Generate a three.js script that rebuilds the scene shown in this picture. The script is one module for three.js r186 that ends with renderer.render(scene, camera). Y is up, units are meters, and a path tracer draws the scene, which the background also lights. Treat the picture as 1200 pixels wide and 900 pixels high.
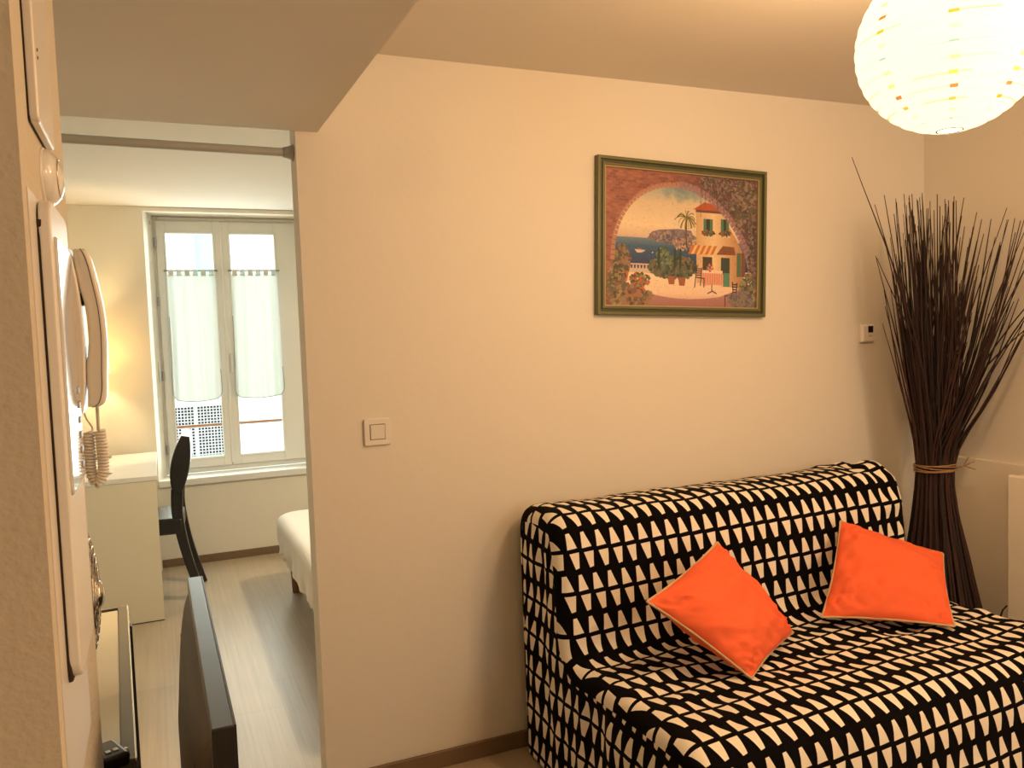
import * as THREE from 'three';
import { RoundedBoxGeometry } from 'three/addons/geometries/RoundedBoxGeometry.js';
import { mergeGeometries } from 'three/addons/utils/BufferGeometryUtils.js';
import { RectAreaLightUniformsLib } from 'three/addons/lights/RectAreaLightUniformsLib.js';

RectAreaLightUniformsLib.init();
const scene = new THREE.Scene();

// ---------- camera ----------
const EYE = 1.394;
const camera = new THREE.PerspectiveCamera(2 * Math.atan(450 / 961.8) * 180 / Math.PI, 4 / 3, 0.02, 200);
{
  const r = new THREE.Vector3(0.91623, -0.03497327, 0.39912356);
  const u = new THREE.Vector3(0.05631659, 0.99753457, -0.04187147);
  const f = new THREE.Vector3(0.39667517, -0.06084117, -0.91594059);
  camera.position.set(0, EYE, 0);
  camera.quaternion.setFromRotationMatrix(new THREE.Matrix4().makeBasis(r, u, f.clone().negate()));
}
scene.add(camera);

// ---------- light and exposure ----------
const EXPOSURE = 1.0;
const SKY = [2.7, 3.05, 2.85];                    // overcast daylight outside
scene.background = new THREE.Color().setRGB(...SKY);
function windowLight(x, y, z, w, h, towards, rgb, power) {
  const l = new THREE.RectAreaLight(new THREE.Color().setRGB(...rgb), power, w, h);
  l.name = 'window_daylight';
  l.position.set(x, y, z); l.lookAt(x, y, z + towards); scene.add(l);   // a light shines along its -z: lookAt on lights turns it to the target
}
windowLight(0.44, 1.38, -5.66, 0.84, 1.52, 1, [0.92, 1.0, 0.93], 2.8);      // bedroom window
windowLight(2.05, 1.45, 1.25, 1.1, 1.1, -1, [0.95, 1.0, 0.95], 0.5);      // living room window behind the camera
const LAMP = { rgb: [1, 0.585, 0.28], power: 2.25 };
const BED_LAMP = { rgb: [1, 0.84, 0.60], power: 6.0 };
const HALL_LAMP = { rgb: [1, 0.58, 0.27], power: 4.0 };
const DESK_LAMP = { rgb: [1, 0.72, 0.36], power: 0.85 };

// ---------- helpers ----------
const V = (x, y, z) => new THREE.Vector3(x, y, z);
function rng(seed) { let s = seed >>> 0; return () => { s = (s + 0x6d2b79f5) >>> 0; let t = Math.imul(s ^ (s >>> 15), 1 | s); t = (t + Math.imul(t ^ (t >>> 7), 61 | t)) ^ t; return ((t ^ (t >>> 14)) >>> 0) / 4294967296; }; }
const used = {};
function numbered(name) { const n = used[name] = (used[name] ?? -1) + 1; return n ? name + '_' + String(n).padStart(3, '0') : name; }
function thing(name, label, category, [x, y, z] = [0, 0, 0], turn = 0, group) {
  const o = new THREE.Group(); o.name = numbered(name); scene.add(o);
  o.position.set(x, y, z); o.rotation.y = turn;
  tag(o, label, category, group);
  return o;
}
function tag(o, label, category, group) { o.userData.label = label; o.userData.category = category; if (group) o.userData.group = group; return o; }
function obj(name, geos, material, parent, label) {
  geos = [].concat(geos);
  let g = geos.length === 1 ? geos[0] : mergeGeometries(geos.map((q) => { q = q.index ? q.toNonIndexed() : q; for (const k of Object.keys(q.attributes)) if (!['position', 'normal', 'uv'].includes(k)) q.deleteAttribute(k); return q; }));
  const m = new THREE.Mesh(g, material); m.name = parent ? name : numbered(name);
  (parent ?? scene).add(m);
  if (label) m.userData.label = label;
  return m;
}
function struct(name, geos, material, parent) { const m = obj(name, geos, material, parent); if (!parent) m.userData.kind = 'structure'; return m; }
const box = (x0, x1, y0, y1, z0, z1) => { const g = new THREE.BoxGeometry(x1 - x0, y1 - y0, z1 - z0); g.translate((x0 + x1) / 2, (y0 + y1) / 2, (z0 + z1) / 2); return metric(g); };
const rbox = (x0, x1, y0, y1, z0, z1, r = 0.004, seg = 2) => { const g = new RoundedBoxGeometry(x1 - x0, y1 - y0, z1 - z0, seg, Math.min(r, (x1 - x0) / 2.01, (y1 - y0) / 2.01, (z1 - z0) / 2.01)); g.translate((x0 + x1) / 2, (y0 + y1) / 2, (z0 + z1) / 2); return g; };
const cyl = (r0, r1, h, seg = 24) => new THREE.CylinderGeometry(r0, r1, h, seg);
function bar(a, b, r, seg = 12, r2 = r) { const d = b.clone().sub(a), g = new THREE.CylinderGeometry(r2, r, d.length(), seg); g.applyQuaternion(new THREE.Quaternion().setFromUnitVectors(V(0, 1, 0), d.clone().normalize())); const c = a.clone().add(b).multiplyScalar(0.5); g.translate(c.x, c.y, c.z); return g; }
const tube = (pts, r, seg = 40, rad = 8, closed = false) => new THREE.TubeGeometry(new THREE.CatmullRomCurve3(pts, closed), seg, r, rad, closed);
function metric(g) { // uv in metres, chosen by the face's main direction
  const p = g.attributes.position, n = g.attributes.normal, uv = new Float32Array(p.count * 2);
  for (let i = 0; i < p.count; i++) {
    const ax = Math.abs(n.getX(i)), ay = Math.abs(n.getY(i)), az = Math.abs(n.getZ(i));
    const [a, b] = ay >= ax && ay >= az ? [p.getX(i), p.getZ(i)] : ax >= az ? [p.getZ(i), p.getY(i)] : [p.getX(i), p.getY(i)];
    uv[2 * i] = a; uv[2 * i + 1] = b;
  }
  g.setAttribute('uv', new THREE.BufferAttribute(uv, 2)); return g;
}
function gridMesh(nu, nv, f) { // f(i, j) -> {p, uv}
  const pos = [], uv = [], idx = [];
  for (let j = 0; j <= nv; j++) for (let i = 0; i <= nu; i++) { const q = f(i / nu, j / nv); pos.push(q[0], q[1], q[2]); uv.push(q[3] ?? i / nu, q[4] ?? j / nv); }
  for (let j = 0; j < nv; j++) for (let i = 0; i < nu; i++) { const a = j * (nu + 1) + i, b = a + 1, c = a + nu + 1, d = c + 1; idx.push(a, b, d, a, d, c); }
  const g = new THREE.BufferGeometry(); g.setAttribute('position', new THREE.Float32BufferAttribute(pos, 3)); g.setAttribute('uv', new THREE.Float32BufferAttribute(uv, 2)); g.setIndex(idx); g.computeVertexNormals(); return g;
}
// smooth value noise in 3-D, for cloth folds
const N3 = (() => { const r = rng(77), t = Float32Array.from({ length: 4096 }, () => r() * 2 - 1); const at = (x, y, z) => t[(x * 73 + y * 179 + z * 283 & 0x7fffffff) % 4096]; const s = (a) => a * a * (3 - 2 * a);
  return (x, y, z) => { const X = Math.floor(x), Y = Math.floor(y), Z = Math.floor(z), u = s(x - X), v = s(y - Y), w = s(z - Z); const L = (a, b, k) => a + (b - a) * k;
    return L(L(L(at(X, Y, Z), at(X + 1, Y, Z), u), L(at(X, Y + 1, Z), at(X + 1, Y + 1, Z), u), v), L(L(at(X, Y, Z + 1), at(X + 1, Y, Z + 1), u), L(at(X, Y + 1, Z + 1), at(X + 1, Y + 1, Z + 1), u), v), w); }; })();
function tileNoise(n, cells, seed, octaves = 5, ax = 1, ay = 1, fade = 0.5) { // periodic fractal noise, 0..1
  const out = new Float32Array(n * n); let amp = 1, total = 0;
  for (let o = 0; o < octaves; o++) {
    const cx = Math.max(1, Math.round(cells * ax * 2 ** o)), cy = Math.max(1, Math.round(cells * ay * 2 ** o)), r = rng(seed + o * 101), t = Float32Array.from({ length: cx * cy }, r);
    for (let y = 0; y < n; y++) for (let x = 0; x < n; x++) {
      const fx = x / n * cx, fy = y / n * cy, X = Math.floor(fx), Y = Math.floor(fy), u = (fx - X) ** 2 * (3 - 2 * (fx - X)), v = (fy - Y) ** 2 * (3 - 2 * (fy - Y)), X1 = (X + 1) % cx, Y1 = (Y + 1) % cy;
      out[y * n + x] += amp * ((t[Y * cx + X] * (1 - u) + t[Y * cx + X1] * u) * (1 - v) + (t[Y1 * cx + X] * (1 - u) + t[Y1 * cx + X1] * u) * v);
    }
    total += amp; amp *= fade;
  }
  return out.map((v) => v / total);
}
function dataTex(n, f, metres, srgb, m = n) {
  const d = new Uint8Array(n * m * 4);
  for (let y = 0; y < m; y++) for (let x = 0; x < n; x++) { const c = f(x, y), k = (y * n + x) * 4; for (let q = 0; q < 3; q++) d[k + q] = Math.max(0, Math.min(255, Math.round((c.length ? c[q] : c) * 255))); d[k + 3] = 255; }
  const t = new THREE.DataTexture(d, n, m); t.wrapS = t.wrapT = THREE.RepeatWrapping; t.magFilter = THREE.LinearFilter; t.minFilter = THREE.LinearMipmapLinearFilter; t.generateMipmaps = true;
  if (srgb) t.colorSpace = THREE.SRGBColorSpace;
  if (metres) t.repeat.set(1 / metres[0], 1 / metres[1]);
  t.needsUpdate = true; return t;
}
function canvasTex(w, h, draw) { const c = document.createElement('canvas'); c.width = w; c.height = h; draw(c.getContext('2d'), w, h); const t = new THREE.CanvasTexture(c); t.colorSpace = THREE.SRGBColorSpace; t.anisotropy = 8; return t; }
const std = (o) => new THREE.MeshStandardMaterial(o), phys = (o) => new THREE.MeshPhysicalMaterial(o);
const lin = (r, g, b) => new THREE.Color().setRGB(r, g, b);

// ---------- materials ----------
const nFine = tileNoise(512, 24, 5, 4), nCoarse = tileNoise(512, 5, 9, 4), nRough = tileNoise(512, 40, 21, 3);
const plasterBump = dataTex(512, (x, y) => 0.5 * nFine[y * 512 + x] + 0.5 * nCoarse[y * 512 + x], [0.7, 0.7]);
const roughBump = dataTex(512, (x, y) => 0.7 * nRough[y * 512 + x] + 0.3 * nFine[y * 512 + x], [0.3, 0.3]);
const M = {
  wall: std({ color: lin(0.76, 0.715, 0.63), roughness: 0.85, bumpMap: plasterBump, bumpScale: 0.0016 }),
  ledge: std({ color: lin(0.86, 0.80, 0.68), roughness: 0.7, bumpMap: plasterBump, bumpScale: 0.001 }),
  cream: phys({ color: lin(0.92, 0.87, 0.76), roughness: 0.3, clearcoat: 0.4, clearcoatRoughness: 0.2 }),
  ceiling: std({ color: lin(0.74, 0.70, 0.62), roughness: 0.9, bumpMap: plasterBump, bumpScale: 0.001 }),
  bedWall: std({ color: lin(0.82, 0.77, 0.66), roughness: 0.85, bumpMap: plasterBump, bumpScale: 0.001 }),
  rough: std({ color: lin(0.62, 0.56, 0.45), roughness: 0.92, bumpMap: roughBump, bumpScale: 0.002 }),
  whiteWood: std({ color: lin(0.80, 0.80, 0.76), roughness: 0.38 }),
  whitePlastic: phys({ color: lin(0.76, 0.72, 0.65), roughness: 0.32, clearcoat: 0.3, clearcoatRoughness: 0.2 }),
  glossWhite: phys({ color: lin(0.78, 0.77, 0.74), roughness: 0.12, clearcoat: 1, clearcoatRoughness: 0.03 }),
  darkGap: std({ color: lin(0.03, 0.018, 0.01), roughness: 0.8 }),
  black: std({ color: lin(0.012, 0.012, 0.013), roughness: 0.38 }),
  blackMatte: std({ color: lin(0.018, 0.017, 0.017), roughness: 0.6 }),
  leather: phys({ color: lin(0.008, 0.008, 0.009), roughness: 0.38, clearcoat: 0.5, clearcoatRoughness: 0.22 }),
  doorWhite: phys({ color: lin(0.80, 0.775, 0.72), roughness: 0.4, clearcoat: 0.5, clearcoatRoughness: 0.3 }),
  chrome: std({ color: lin(0.62, 0.58, 0.52), metalness: 1, roughness: 0.2 }),
  steel: std({ color: lin(0.45, 0.45, 0.45), metalness: 1, roughness: 0.35 }),
  glass: phys({ color: 0xffffff, roughness: 0.0, transmission: 1, thickness: 0, ior: 1.5 }),
};

// laminate floor boards: long grain in metres
const fg = tileNoise(1024, 6, 31, 5, 1, 9, 0.62), fw = tileNoise(1024, 4, 47, 4);
const boardShade = (() => { const r = rng(3); return Array.from({ length: 64 }, () => r()); })();
const floorMap = dataTex(1024, (x, y) => {
  const row = Math.floor(y / 128), shift = (row * 397) % 1024, col = Math.floor(((x + shift) % 1024) / 512), s = boardShade[row * 2 + col];
  const e = Math.min(y % 128, 128 - y % 128), f = Math.min((x + shift) % 512, 512 - (x + shift) % 512), joint = e < 1 || f < 1 ? 0.90 : 1;
  const k = joint * (0.86 + 0.05 * s + 0.13 * (fg[((y * 3 + row * 211) % 1024) * 1024 + (x + row * 77) % 1024] - 0.5) + 0.16 * (fw[y * 1024 + x] - 0.5));
  return [0.80 * k, 0.725 * k, 0.615 * k];
}, [2.4, 1.52], true);
floorMap.rotation = Math.PI / 2;
M.floor = std({ map: floorMap, roughness: 0.34 });
M.floorTrim = std({ color: lin(0.19, 0.125, 0.07), roughness: 0.5 });

// ---------- setting ----------
const D = 2.484, BACK = 5.57, H = 2.255, RX = 2.98;
struct('floor', box(-0.75, RX + 0.1, -0.12, 0, -BACK - 0.4, 1.5), M.floor);
struct('ceiling', box(-0.75, RX + 0.1, H, H + 0.12, -BACK - 0.4, 1.5), M.ceiling);
struct('ceiling_soffit', box(-0.65, 0.4775, 2.009, H, -D, 1.35), M.ceiling);
struct('wall_partition', box(0.412, RX, 0, H, -D - 0.1, -D), M.wall);
struct('wall_left', box(-0.75, -0.65, 0, H, -BACK, 1.5), M.wall);
const wallRight = struct('wall_right', box(RX, RX + 0.1, 0, H, -BACK, 1.5), M.wall);
struct('wall_right_ledge', box(RX - 0.022, RX, 0, 0.834, -D, 1.3), M.ledge);
struct('wall_pier', box(-0.65, -0.106, 0, 2.009, -1.36, -0.9), M.rough);
{ // bedroom wall with its splayed window recess
  const s = new THREE.Shape([[-0.75, BACK], [-0.022, BACK], [0.03, BACK + 0.2], [0.03, BACK + 0.4], [-0.75, BACK + 0.4]].map(([x, z]) => new THREE.Vector2(x, z)));
  const s2 = new THREE.Shape([[0.985, BACK], [RX + 0.1, BACK], [RX + 0.1, BACK + 0.4], [0.955, BACK + 0.4], [0.955, BACK + 0.2]].map(([x, z]) => new THREE.Vector2(x, z)));
  const ex = (q) => { const g = new THREE.ExtrudeGeometry(q, { depth: H - 0.001, bevelEnabled: false }); g.rotateX(-Math.PI / 2); return metric(g); };
  struct('wall_bedroom', [ex(s), ex(s2), box(-0.022, 0.985, 0, 0.51, -BACK - 0.4, -BACK), box(-0.022, 0.985, 2.228, H - 0.002, -BACK - 0.4, -BACK)], M.bedWall);
}
struct('wall_rear', [box(-0.65, 1.5, 0, H, 1.3, 1.5), box(2.6, RX, 0, H, 1.3, 1.5), box(1.5, 2.6, 0, 0.9, 1.3, 1.5), box(1.5, 2.6, 2.0, H, 1.3, 1.5)], M.wall);
struct('baseboard_partition', rbox(0.412, RX - 0.025, 0, 0.055, -D, -D + 0.012, 0.003), M.floorTrim);
struct('baseboard_bedroom', rbox(-0.64, RX - 0.01, 0, 0.05, -BACK, -BACK + 0.012, 0.003), M.floorTrim);
struct('window_sill', rbox(-0.022, 0.985, 0.508, 0.552, -BACK - 0.2, -BACK + 0.022, 0.006), M.whiteWood);

{ // window 1: frame, two sashes with panes
  const z = -BACK - 0.2, w1 = new THREE.Group(); w1.name = 'window_1'; w1.userData.kind = 'structure'; scene.add(w1);
  const fr = (x0, x1, y0, y1, t, tb, z0, z1) => [rbox(x0, x0 + t, y0, y1, z0, z1, 0.005), rbox(x1 - t, x1, y0, y1, z0, z1, 0.005), rbox(x0 + t, x1 - t, y1 - tb[1], y1, z0, z1, 0.005), rbox(x0 + t, x1 - t, y0, y0 + tb[0], z0, z1, 0.005)];
  obj('window_frame', fr(0.0305, 0.9545, 0.552, 2.225, 0.03, [0.035, 0.025], z - 0.07, z - 0.005), M.whiteWood, w1);
  for (const [x0, x1, g0, g1] of [[0.045, 0.438, 0.103, 0.388], [0.441, 0.935, 0.495, 0.778]]) {
    const g = new THREE.Group(); g.name = 'sash'; w1.add(g);
    obj('sash_frame', [rbox(x0, g0, 0.585, 2.2, z - 0.045, z + 0.012, 0.008), rbox(g1, x1, 0.585, 2.2, z - 0.045, z + 0.012, 0.008), rbox(g0 - 0.004, g1 + 0.004, 2.118, 2.2, z - 0.045, z + 0.010, 0.008), rbox(g0 - 0.004, g1 + 0.004, 0.585, 0.652, z - 0.045, z + 0.010, 0.008),
      // raised moulding round the glass
      rbox(g0 - 0.012, g0, 0.64, 2.13, z + 0.006, z + 0.017, 0.004), rbox(g1, g1 + 0.012, 0.64, 2.13, z + 0.006, z + 0.017, 0.004), rbox(g0, g1, 2.118, 2.13, z + 0.006, z + 0.017, 0.004), rbox(g0, g1, 0.64, 0.652, z + 0.006, z + 0.017, 0.004)], M.whiteWood, g);
    const pg = new THREE.PlaneGeometry(g1 - g0, 2.118 - 0.652); pg.translate((g0 + g1) / 2, (2.118 + 0.652) / 2, z - 0.02);
    obj('pane', pg, M.glass, g);
  }
  obj('joint_cover', rbox(0.431, 0.449, 0.60, 2.19, z + 0.006, z + 0.022, 0.006), M.whiteWood, w1);
  const hd = new THREE.Group(); hd.name = 'window_handle'; w1.add(hd);
  obj('handle_plate', rbox(0.456, 0.478, 1.20, 1.33, z + 0.010, z + 0.018, 0.004), M.glossWhite, hd);
  obj('handle_lever', [rbox(0.461, 0.474, 1.21, 1.315, z + 0.038, z + 0.05, 0.005), bar(V(0.4675, 1.305, z + 0.014), V(0.4675, 1.305, z + 0.045), 0.007)], M.glossWhite, hd);
  for (const [hx, ys] of [[0.042, [2.06, 1.68, 1.2, 0.72]], [0.936, [2.06, 1.68, 1.2, 0.72]]]) for (const y of ys) obj('hinge', [bar(V(hx, y - 0.03, z + 0.018), V(hx, y + 0.03, z + 0.018), 0.0075), bar(V(hx, y - 0.002, z + 0.018), V(hx, y + 0.002, z + 0.018), 0.009)], M.steel, w1);
}
{ // window 2, behind the camera
  const w2 = new THREE.Group(); w2.name = 'window_2'; w2.userData.kind = 'structure'; scene.add(w2);
  const z0 = 1.36, z1 = 1.41;
  obj('window_frame', [rbox(1.5, 1.57, 0.9, 2, z0, z1), rbox(2.53, 2.6, 0.9, 2, z0, z1), rbox(1.57, 2.53, 1.93, 2, z0, z1), rbox(1.57, 2.53, 0.9, 0.98, z0, z1), rbox(2.02, 2.08, 0.98, 1.93, z0, z1)], M.whiteWood, w2);
  for (const [a, b] of [[1.57, 2.02], [2.08, 2.53]]) { const g = new THREE.PlaneGeometry(b - a, 0.95); g.translate((a + b) / 2, 1.455, 1.385); obj('pane', g, M.glass, w2); }
}

// ---------- sofa ----------
const ctex = canvasTex(512, 1270, (c, w, h) => { // black cotton printed with rows of rounded off-white trapezoids
  c.fillStyle = '#080506'; c.fillRect(0, 0, w, h);
  const P = w / 4, R = h / 4; c.fillStyle = '#f8efdd'; c.strokeStyle = '#f8efdd'; c.lineJoin = 'round'; c.lineWidth = 7;
  const poly = (pts) => { c.beginPath(); pts.forEach(([x, y], i) => (i ? c.lineTo(x, y) : c.moveTo(x, y))); c.closePath(); c.fill(); c.stroke(); };
  for (let pair = 0; pair < 2; pair++) for (let k = -1; k < 5; k++) {
    const x = (k + pair * 0.46) * P, y = pair * 2 * R;
    poly([[x + 0.12 * P, y + 0.15 * R], [x + 0.30 * P, y + 0.13 * R], [x + 0.68 * P, y + 0.85 * R], [x + 0.08 * P, y + 0.89 * R]]);
    poly([[x + 0.18 * P, y + 1.11 * R], [x + 0.78 * P, y + 1.08 * R], [x + 0.74 * P, y + 1.81 * R], [x + 0.52 * P, y + 1.85 * R]]);
  }
});
ctex.wrapS = ctex.wrapT = THREE.RepeatWrapping; ctex.repeat.set(1 / 0.2, 1 / 0.252);
const weave = dataTex(256, (x, y) => 0.5 + 0.25 * Math.sin(x / 256 * Math.PI * 64) + 0.25 * Math.sin(y / 256 * Math.PI * 64), [0.06, 0.06]);
M.print = phys({ map: ctex, roughness: 0.95, specularIntensity: 0.25, bumpMap: weave, bumpScale: 0.0003 });
{
  const X0 = 1.06, X1 = 2.482, EDGE = 0.05;
  const key = [[-2.455, 0.025], [-2.462, 0.4], [-2.462, 0.70], [-2.456, 0.785], [-2.425, 0.828], [-2.37, 0.842], [-2.29, 0.848], [-2.225, 0.843], [-2.175, 0.815], [-2.15, 0.755], [-2.135, 0.66], [-2.125, 0.54], [-2.112, 0.455], [-2.075, 0.425], [-1.98, 0.428], [-1.8, 0.436], [-1.6, 0.438], [-1.52, 0.428], [-1.475, 0.395], [-1.458, 0.33], [-1.452, 0.2], [-1.445, 0.025]].map(([z, y]) => V(0, y, z));
  const curve = new THREE.CatmullRomCurve3(key, false, 'centripetal'), NP = 260, prof = curve.getSpacedPoints(NP), len = curve.getLength();
  const nor = prof.map((p, i) => { const a = prof[Math.max(0, i - 1)], b = prof[Math.min(NP, i + 1)], t = b.clone().sub(a).normalize(); return V(0, -t.z, t.y).multiplyScalar(-1); });
  // outward normal: the profile runs from the wall over the top to the front
  for (const n of nor) { n.set(0, n.y, n.z); }
  if (nor[Math.round(NP * 0.33)].y < 0) nor.forEach((n) => n.negate());
  let crease = 0; for (let i = 0; i <= NP; i++) if (prof[i].z > -2.11 && !crease && prof[i].y < 0.47) crease = i;
  const at = (f) => { const k = Math.min(NP - 1e-6, Math.max(0, f)), i = Math.floor(k), t = k - i; return [prof[i].clone().lerp(prof[i + 1], t), nor[i].clone().lerp(nor[i + 1], t).normalize()]; };
  const bump = (x, s, p) => {
    const seat = Math.max(0, 1 - Math.abs(p.z + 1.82) / 0.4) * (p.y > 0.38 ? 1 : 0), low = Math.max(0, 1 - p.y / 0.36);
    let d = 0.004 * N3(x * 7, s * 9, 1) + 0.003 * N3(x * 19 + s * 9, s * 16, 3);
    d += seat * (0.010 * N3(x * 5 + s * 2, s * 11, 7) + 0.006 * N3(x * 9 - s * 5, s * 24, 11) - 0.012 * Math.exp(-(((x - 1.6) / 0.22) ** 2) - ((p.z + 1.85) / 0.18) ** 2));
    d += low * 0.010 * N3(x * 12, s * 2, 15);
    const rightTop = Math.exp(-(((x - 2.40) / 0.11) ** 2)) * Math.max(0, (p.y - 0.6) / 0.25) * (p.z < -2.0 ? 1 : 0);
    d += rightTop * (0.012 + 0.018 * N3(x * 16, s * 18, 21));
    return d;
  };
  const surf = (x, f) => {
    const [p, n] = at(f), s = f / NP * len, dist = Math.min(x - X0, X1 - x);
    let inset = 0; if (dist < EDGE) inset = EDGE - Math.sqrt(Math.max(0, EDGE ** 2 - (EDGE - dist) ** 2));
    const soft = Math.min(1, dist / EDGE);
    const q = p.clone().addScaledVector(n, bump(x, s, p) * soft - inset);
    if (q.y < 0.012) q.y = 0.012; q.z = Math.max(q.z, -2.478);
    return [q, s];
  };
  const xs = []; for (let i = 0; i <= 8; i++) xs.push(X0 + EDGE * (1 - Math.cos(i / 8 * Math.PI / 2))); for (let i = 1; i < 110; i++) xs.push(X0 + EDGE + (X1 - X0 - 2 * EDGE) * i / 110); for (let i = 8; i >= 0; i--) xs.push(X1 - EDGE * (1 - Math.cos(i / 8 * Math.PI / 2)));
  const sofa = thing('sofa_bed', 'two-seat sofa bed in a black and white trapezoid-print cover', 'sofa', [(X0 + X1) / 2, 0, -1.95]);
  const off = sofa.position;
  const sweep = (f0, f1, n) => gridMesh(xs.length - 1, n, (a, b) => { const x = xs[Math.round(a * (xs.length - 1))], [q, s] = surf(x, f0 + (f1 - f0) * b); return [q.x === 0 ? x - off.x : q.x, q.y, q.z - off.z, x + 0.004 * N3(x * 3, s * 5, 2) + 0.035, len - s]; });
  obj('backrest', sweep(0, crease, 150), M.print, sofa);
  obj('seat', sweep(crease, NP, 150), M.print, sofa);
  // the side faces of the cover: outline = profile drawn in by EDGE
  const ring = prof.map((p, i) => { const q = p.clone().addScaledVector(nor[i], -EDGE); if (q.y < 0.012) q.y = 0.012; return q; });
  const topAt = (z) => { let y = 0.012; for (let i = 0; i < NP; i++) { const a = ring[i], b = ring[i + 1]; if ((a.z - z) * (b.z - z) <= 0 && Math.abs(b.z - a.z) > 1e-6) y = Math.max(y, a.y + (b.y - a.y) * (z - a.z) / (b.z - a.z)); } return y; };
  let zmin = Infinity, zmax = -Infinity; for (const q of ring) { zmin = Math.min(zmin, q.z); zmax = Math.max(zmax, q.z); }
  for (const sgn of [-1, 1]) {
    const side = gridMesh(110, 60, (a, b) => {
      const k = sgn < 0 ? a : 1 - a, z = zmin + 0.0006 + (zmax - zmin - 0.0012) * k, y = 0.012 + (topAt(z) - 0.012) * b;
      const soft = Math.min(1, Math.min(b, 1 - b, k, 1 - k) * 8), fold = (0.006 * N3(z * 15, y * 3, 31) + 0.006 * N3(z * 30 + y * 3, y * 7, 37)) * soft;
      return [(sgn < 0 ? X0 : X1) - off.x + sgn * fold, y, z - off.z, z * sgn + 0.012 * N3(z * 6, y * 7, 41) + (sgn < 0 ? 0.03 : 0), y + 0.012 * N3(z * 5, y * 5, 43) + 0.02];
    });
    obj('side_cover', side, M.print, sofa);
  }
  obj('base_frame', rbox(X0 + 0.06 - off.x, X1 - 0.06 - off.x, 0.0, 0.2, -2.4 - off.z, -1.52 - off.z, 0.01), M.black, sofa);
}

// ---------- cushions ----------
const clothBump = dataTex(256, (x, y) => 0.5 + 0.2 * Math.sin(x / 256 * Math.PI * 90) + 0.2 * Math.sin(y / 256 * Math.PI * 90) + 0.1 * (nFine[(y * 2) * 512 + x * 2] - 0.5), [1, 1]);
M.orange = phys({ color: lin(0.92, 0.152, 0.055), roughness: 0.8, specularIntensity: 0.4, sheen: 0.2, sheenRoughness: 0.5, sheenColor: lin(1, 0.5, 0.35), bumpMap: clothBump, bumpScale: 0.0002 });
M.piping = std({ color: lin(0.60, 0.44, 0.25), roughness: 0.85 });
function cushion(label, C4, T, seed) { // four corners: top left, top right, bottom right, bottom left
  const cs = C4.map((a) => V(...a)), c = cs.reduce((a, b) => a.add(b), V(0, 0, 0)).multiplyScalar(0.25); const base = V(c.x, Math.min(...C4.map((a) => a[1])), c.z);
  const n = cs[2].clone().sub(C4.length ? V(...C4[0]) : cs[0]).cross(V(...C4[1]).sub(V(...C4[3]))).normalize();
  const g = thing('cushion', label, 'cushion', base.toArray(), 0, 'orange cushions on the sofa');
  const P = (u, v) => { // u, v in -1..1; edges bow in between the corners
    const k = 0.05, uu = u * (1 - k * (1 - v * v)), vv = v * (1 - k * (1 - u * u)), a = (uu + 1) / 2, b = (1 - vv) / 2;
    const top = V(...C4[0]).lerp(V(...C4[1]), a), bot = V(...C4[3]).lerp(V(...C4[2]), a); return top.lerp(bot, b).sub(base);
  };
  const face = (s) => gridMesh(56, 56, (i, j) => {
    const u = Math.sin((i - 0.5) * Math.PI), v = Math.sin((0.5 - j) * Math.PI), q = P(u, v);
    const e = (1 - Math.abs(u) ** 2.2) * (1 - Math.abs(v) ** 2.2), edge = Math.max(Math.abs(u), Math.abs(v));
    let t = T * Math.pow(Math.max(0, e), 0.55);
    const gather = Math.pow(Math.abs(u * v), 2.5) * (1 - edge) * 6; t += e ** 0.5 * (0.012 * N3(u * 2.4 + seed, v * 2.4, 5) + 0.007 * N3(u * 2 - v * 5 + seed, (u + v) * 1.5, 9)) + Math.pow(edge, 3) * (1 - edge) * 0.055 * N3(u * 7 + seed, v * 7, 13) + gather * 0.035 * N3(u * 14 + seed, v * 14, 17);
    q.y += 0.004 * N3(u * 6 + seed, v * 6, 23) * edge ** 8;
    q.addScaledVector(n, s * t); return [q.x, q.y, q.z, s > 0 ? i : 1 - i, j];
  });
  const f = face(1), b = face(-1); b.index.array.reverse(); b.computeVertexNormals();
  obj('cover', [f, b], M.orange, g);
  const pts = []; for (let k = 0; k < 96; k++) { const s = Math.floor(k / 24), t = (k % 24) / 24 * 2 - 1; pts.push(s === 0 ? P(t, 1) : s === 1 ? P(1, -t) : s === 2 ? P(-t, -1) : P(-1, t)); }
  obj('piping', tube(pts, 0.0036, 220, 8, true), M.piping, g, 'beige corded piping');
}
cushion('orange cushion tipped on one corner, left of the two on the sofa', [[1.185, 0.657, -1.868], [1.545, 0.736, -2.03], [1.742, 0.452, -1.927], [1.422, 0.447, -1.734]], 0.075, 3);
cushion('orange cushion propped against the right end of the sofa back', [[2.120, 0.715, -2.106], [2.440, 0.590, -1.966], [2.187, 0.458, -1.722], [1.884, 0.468, -1.953]], 0.068, 8);

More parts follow.
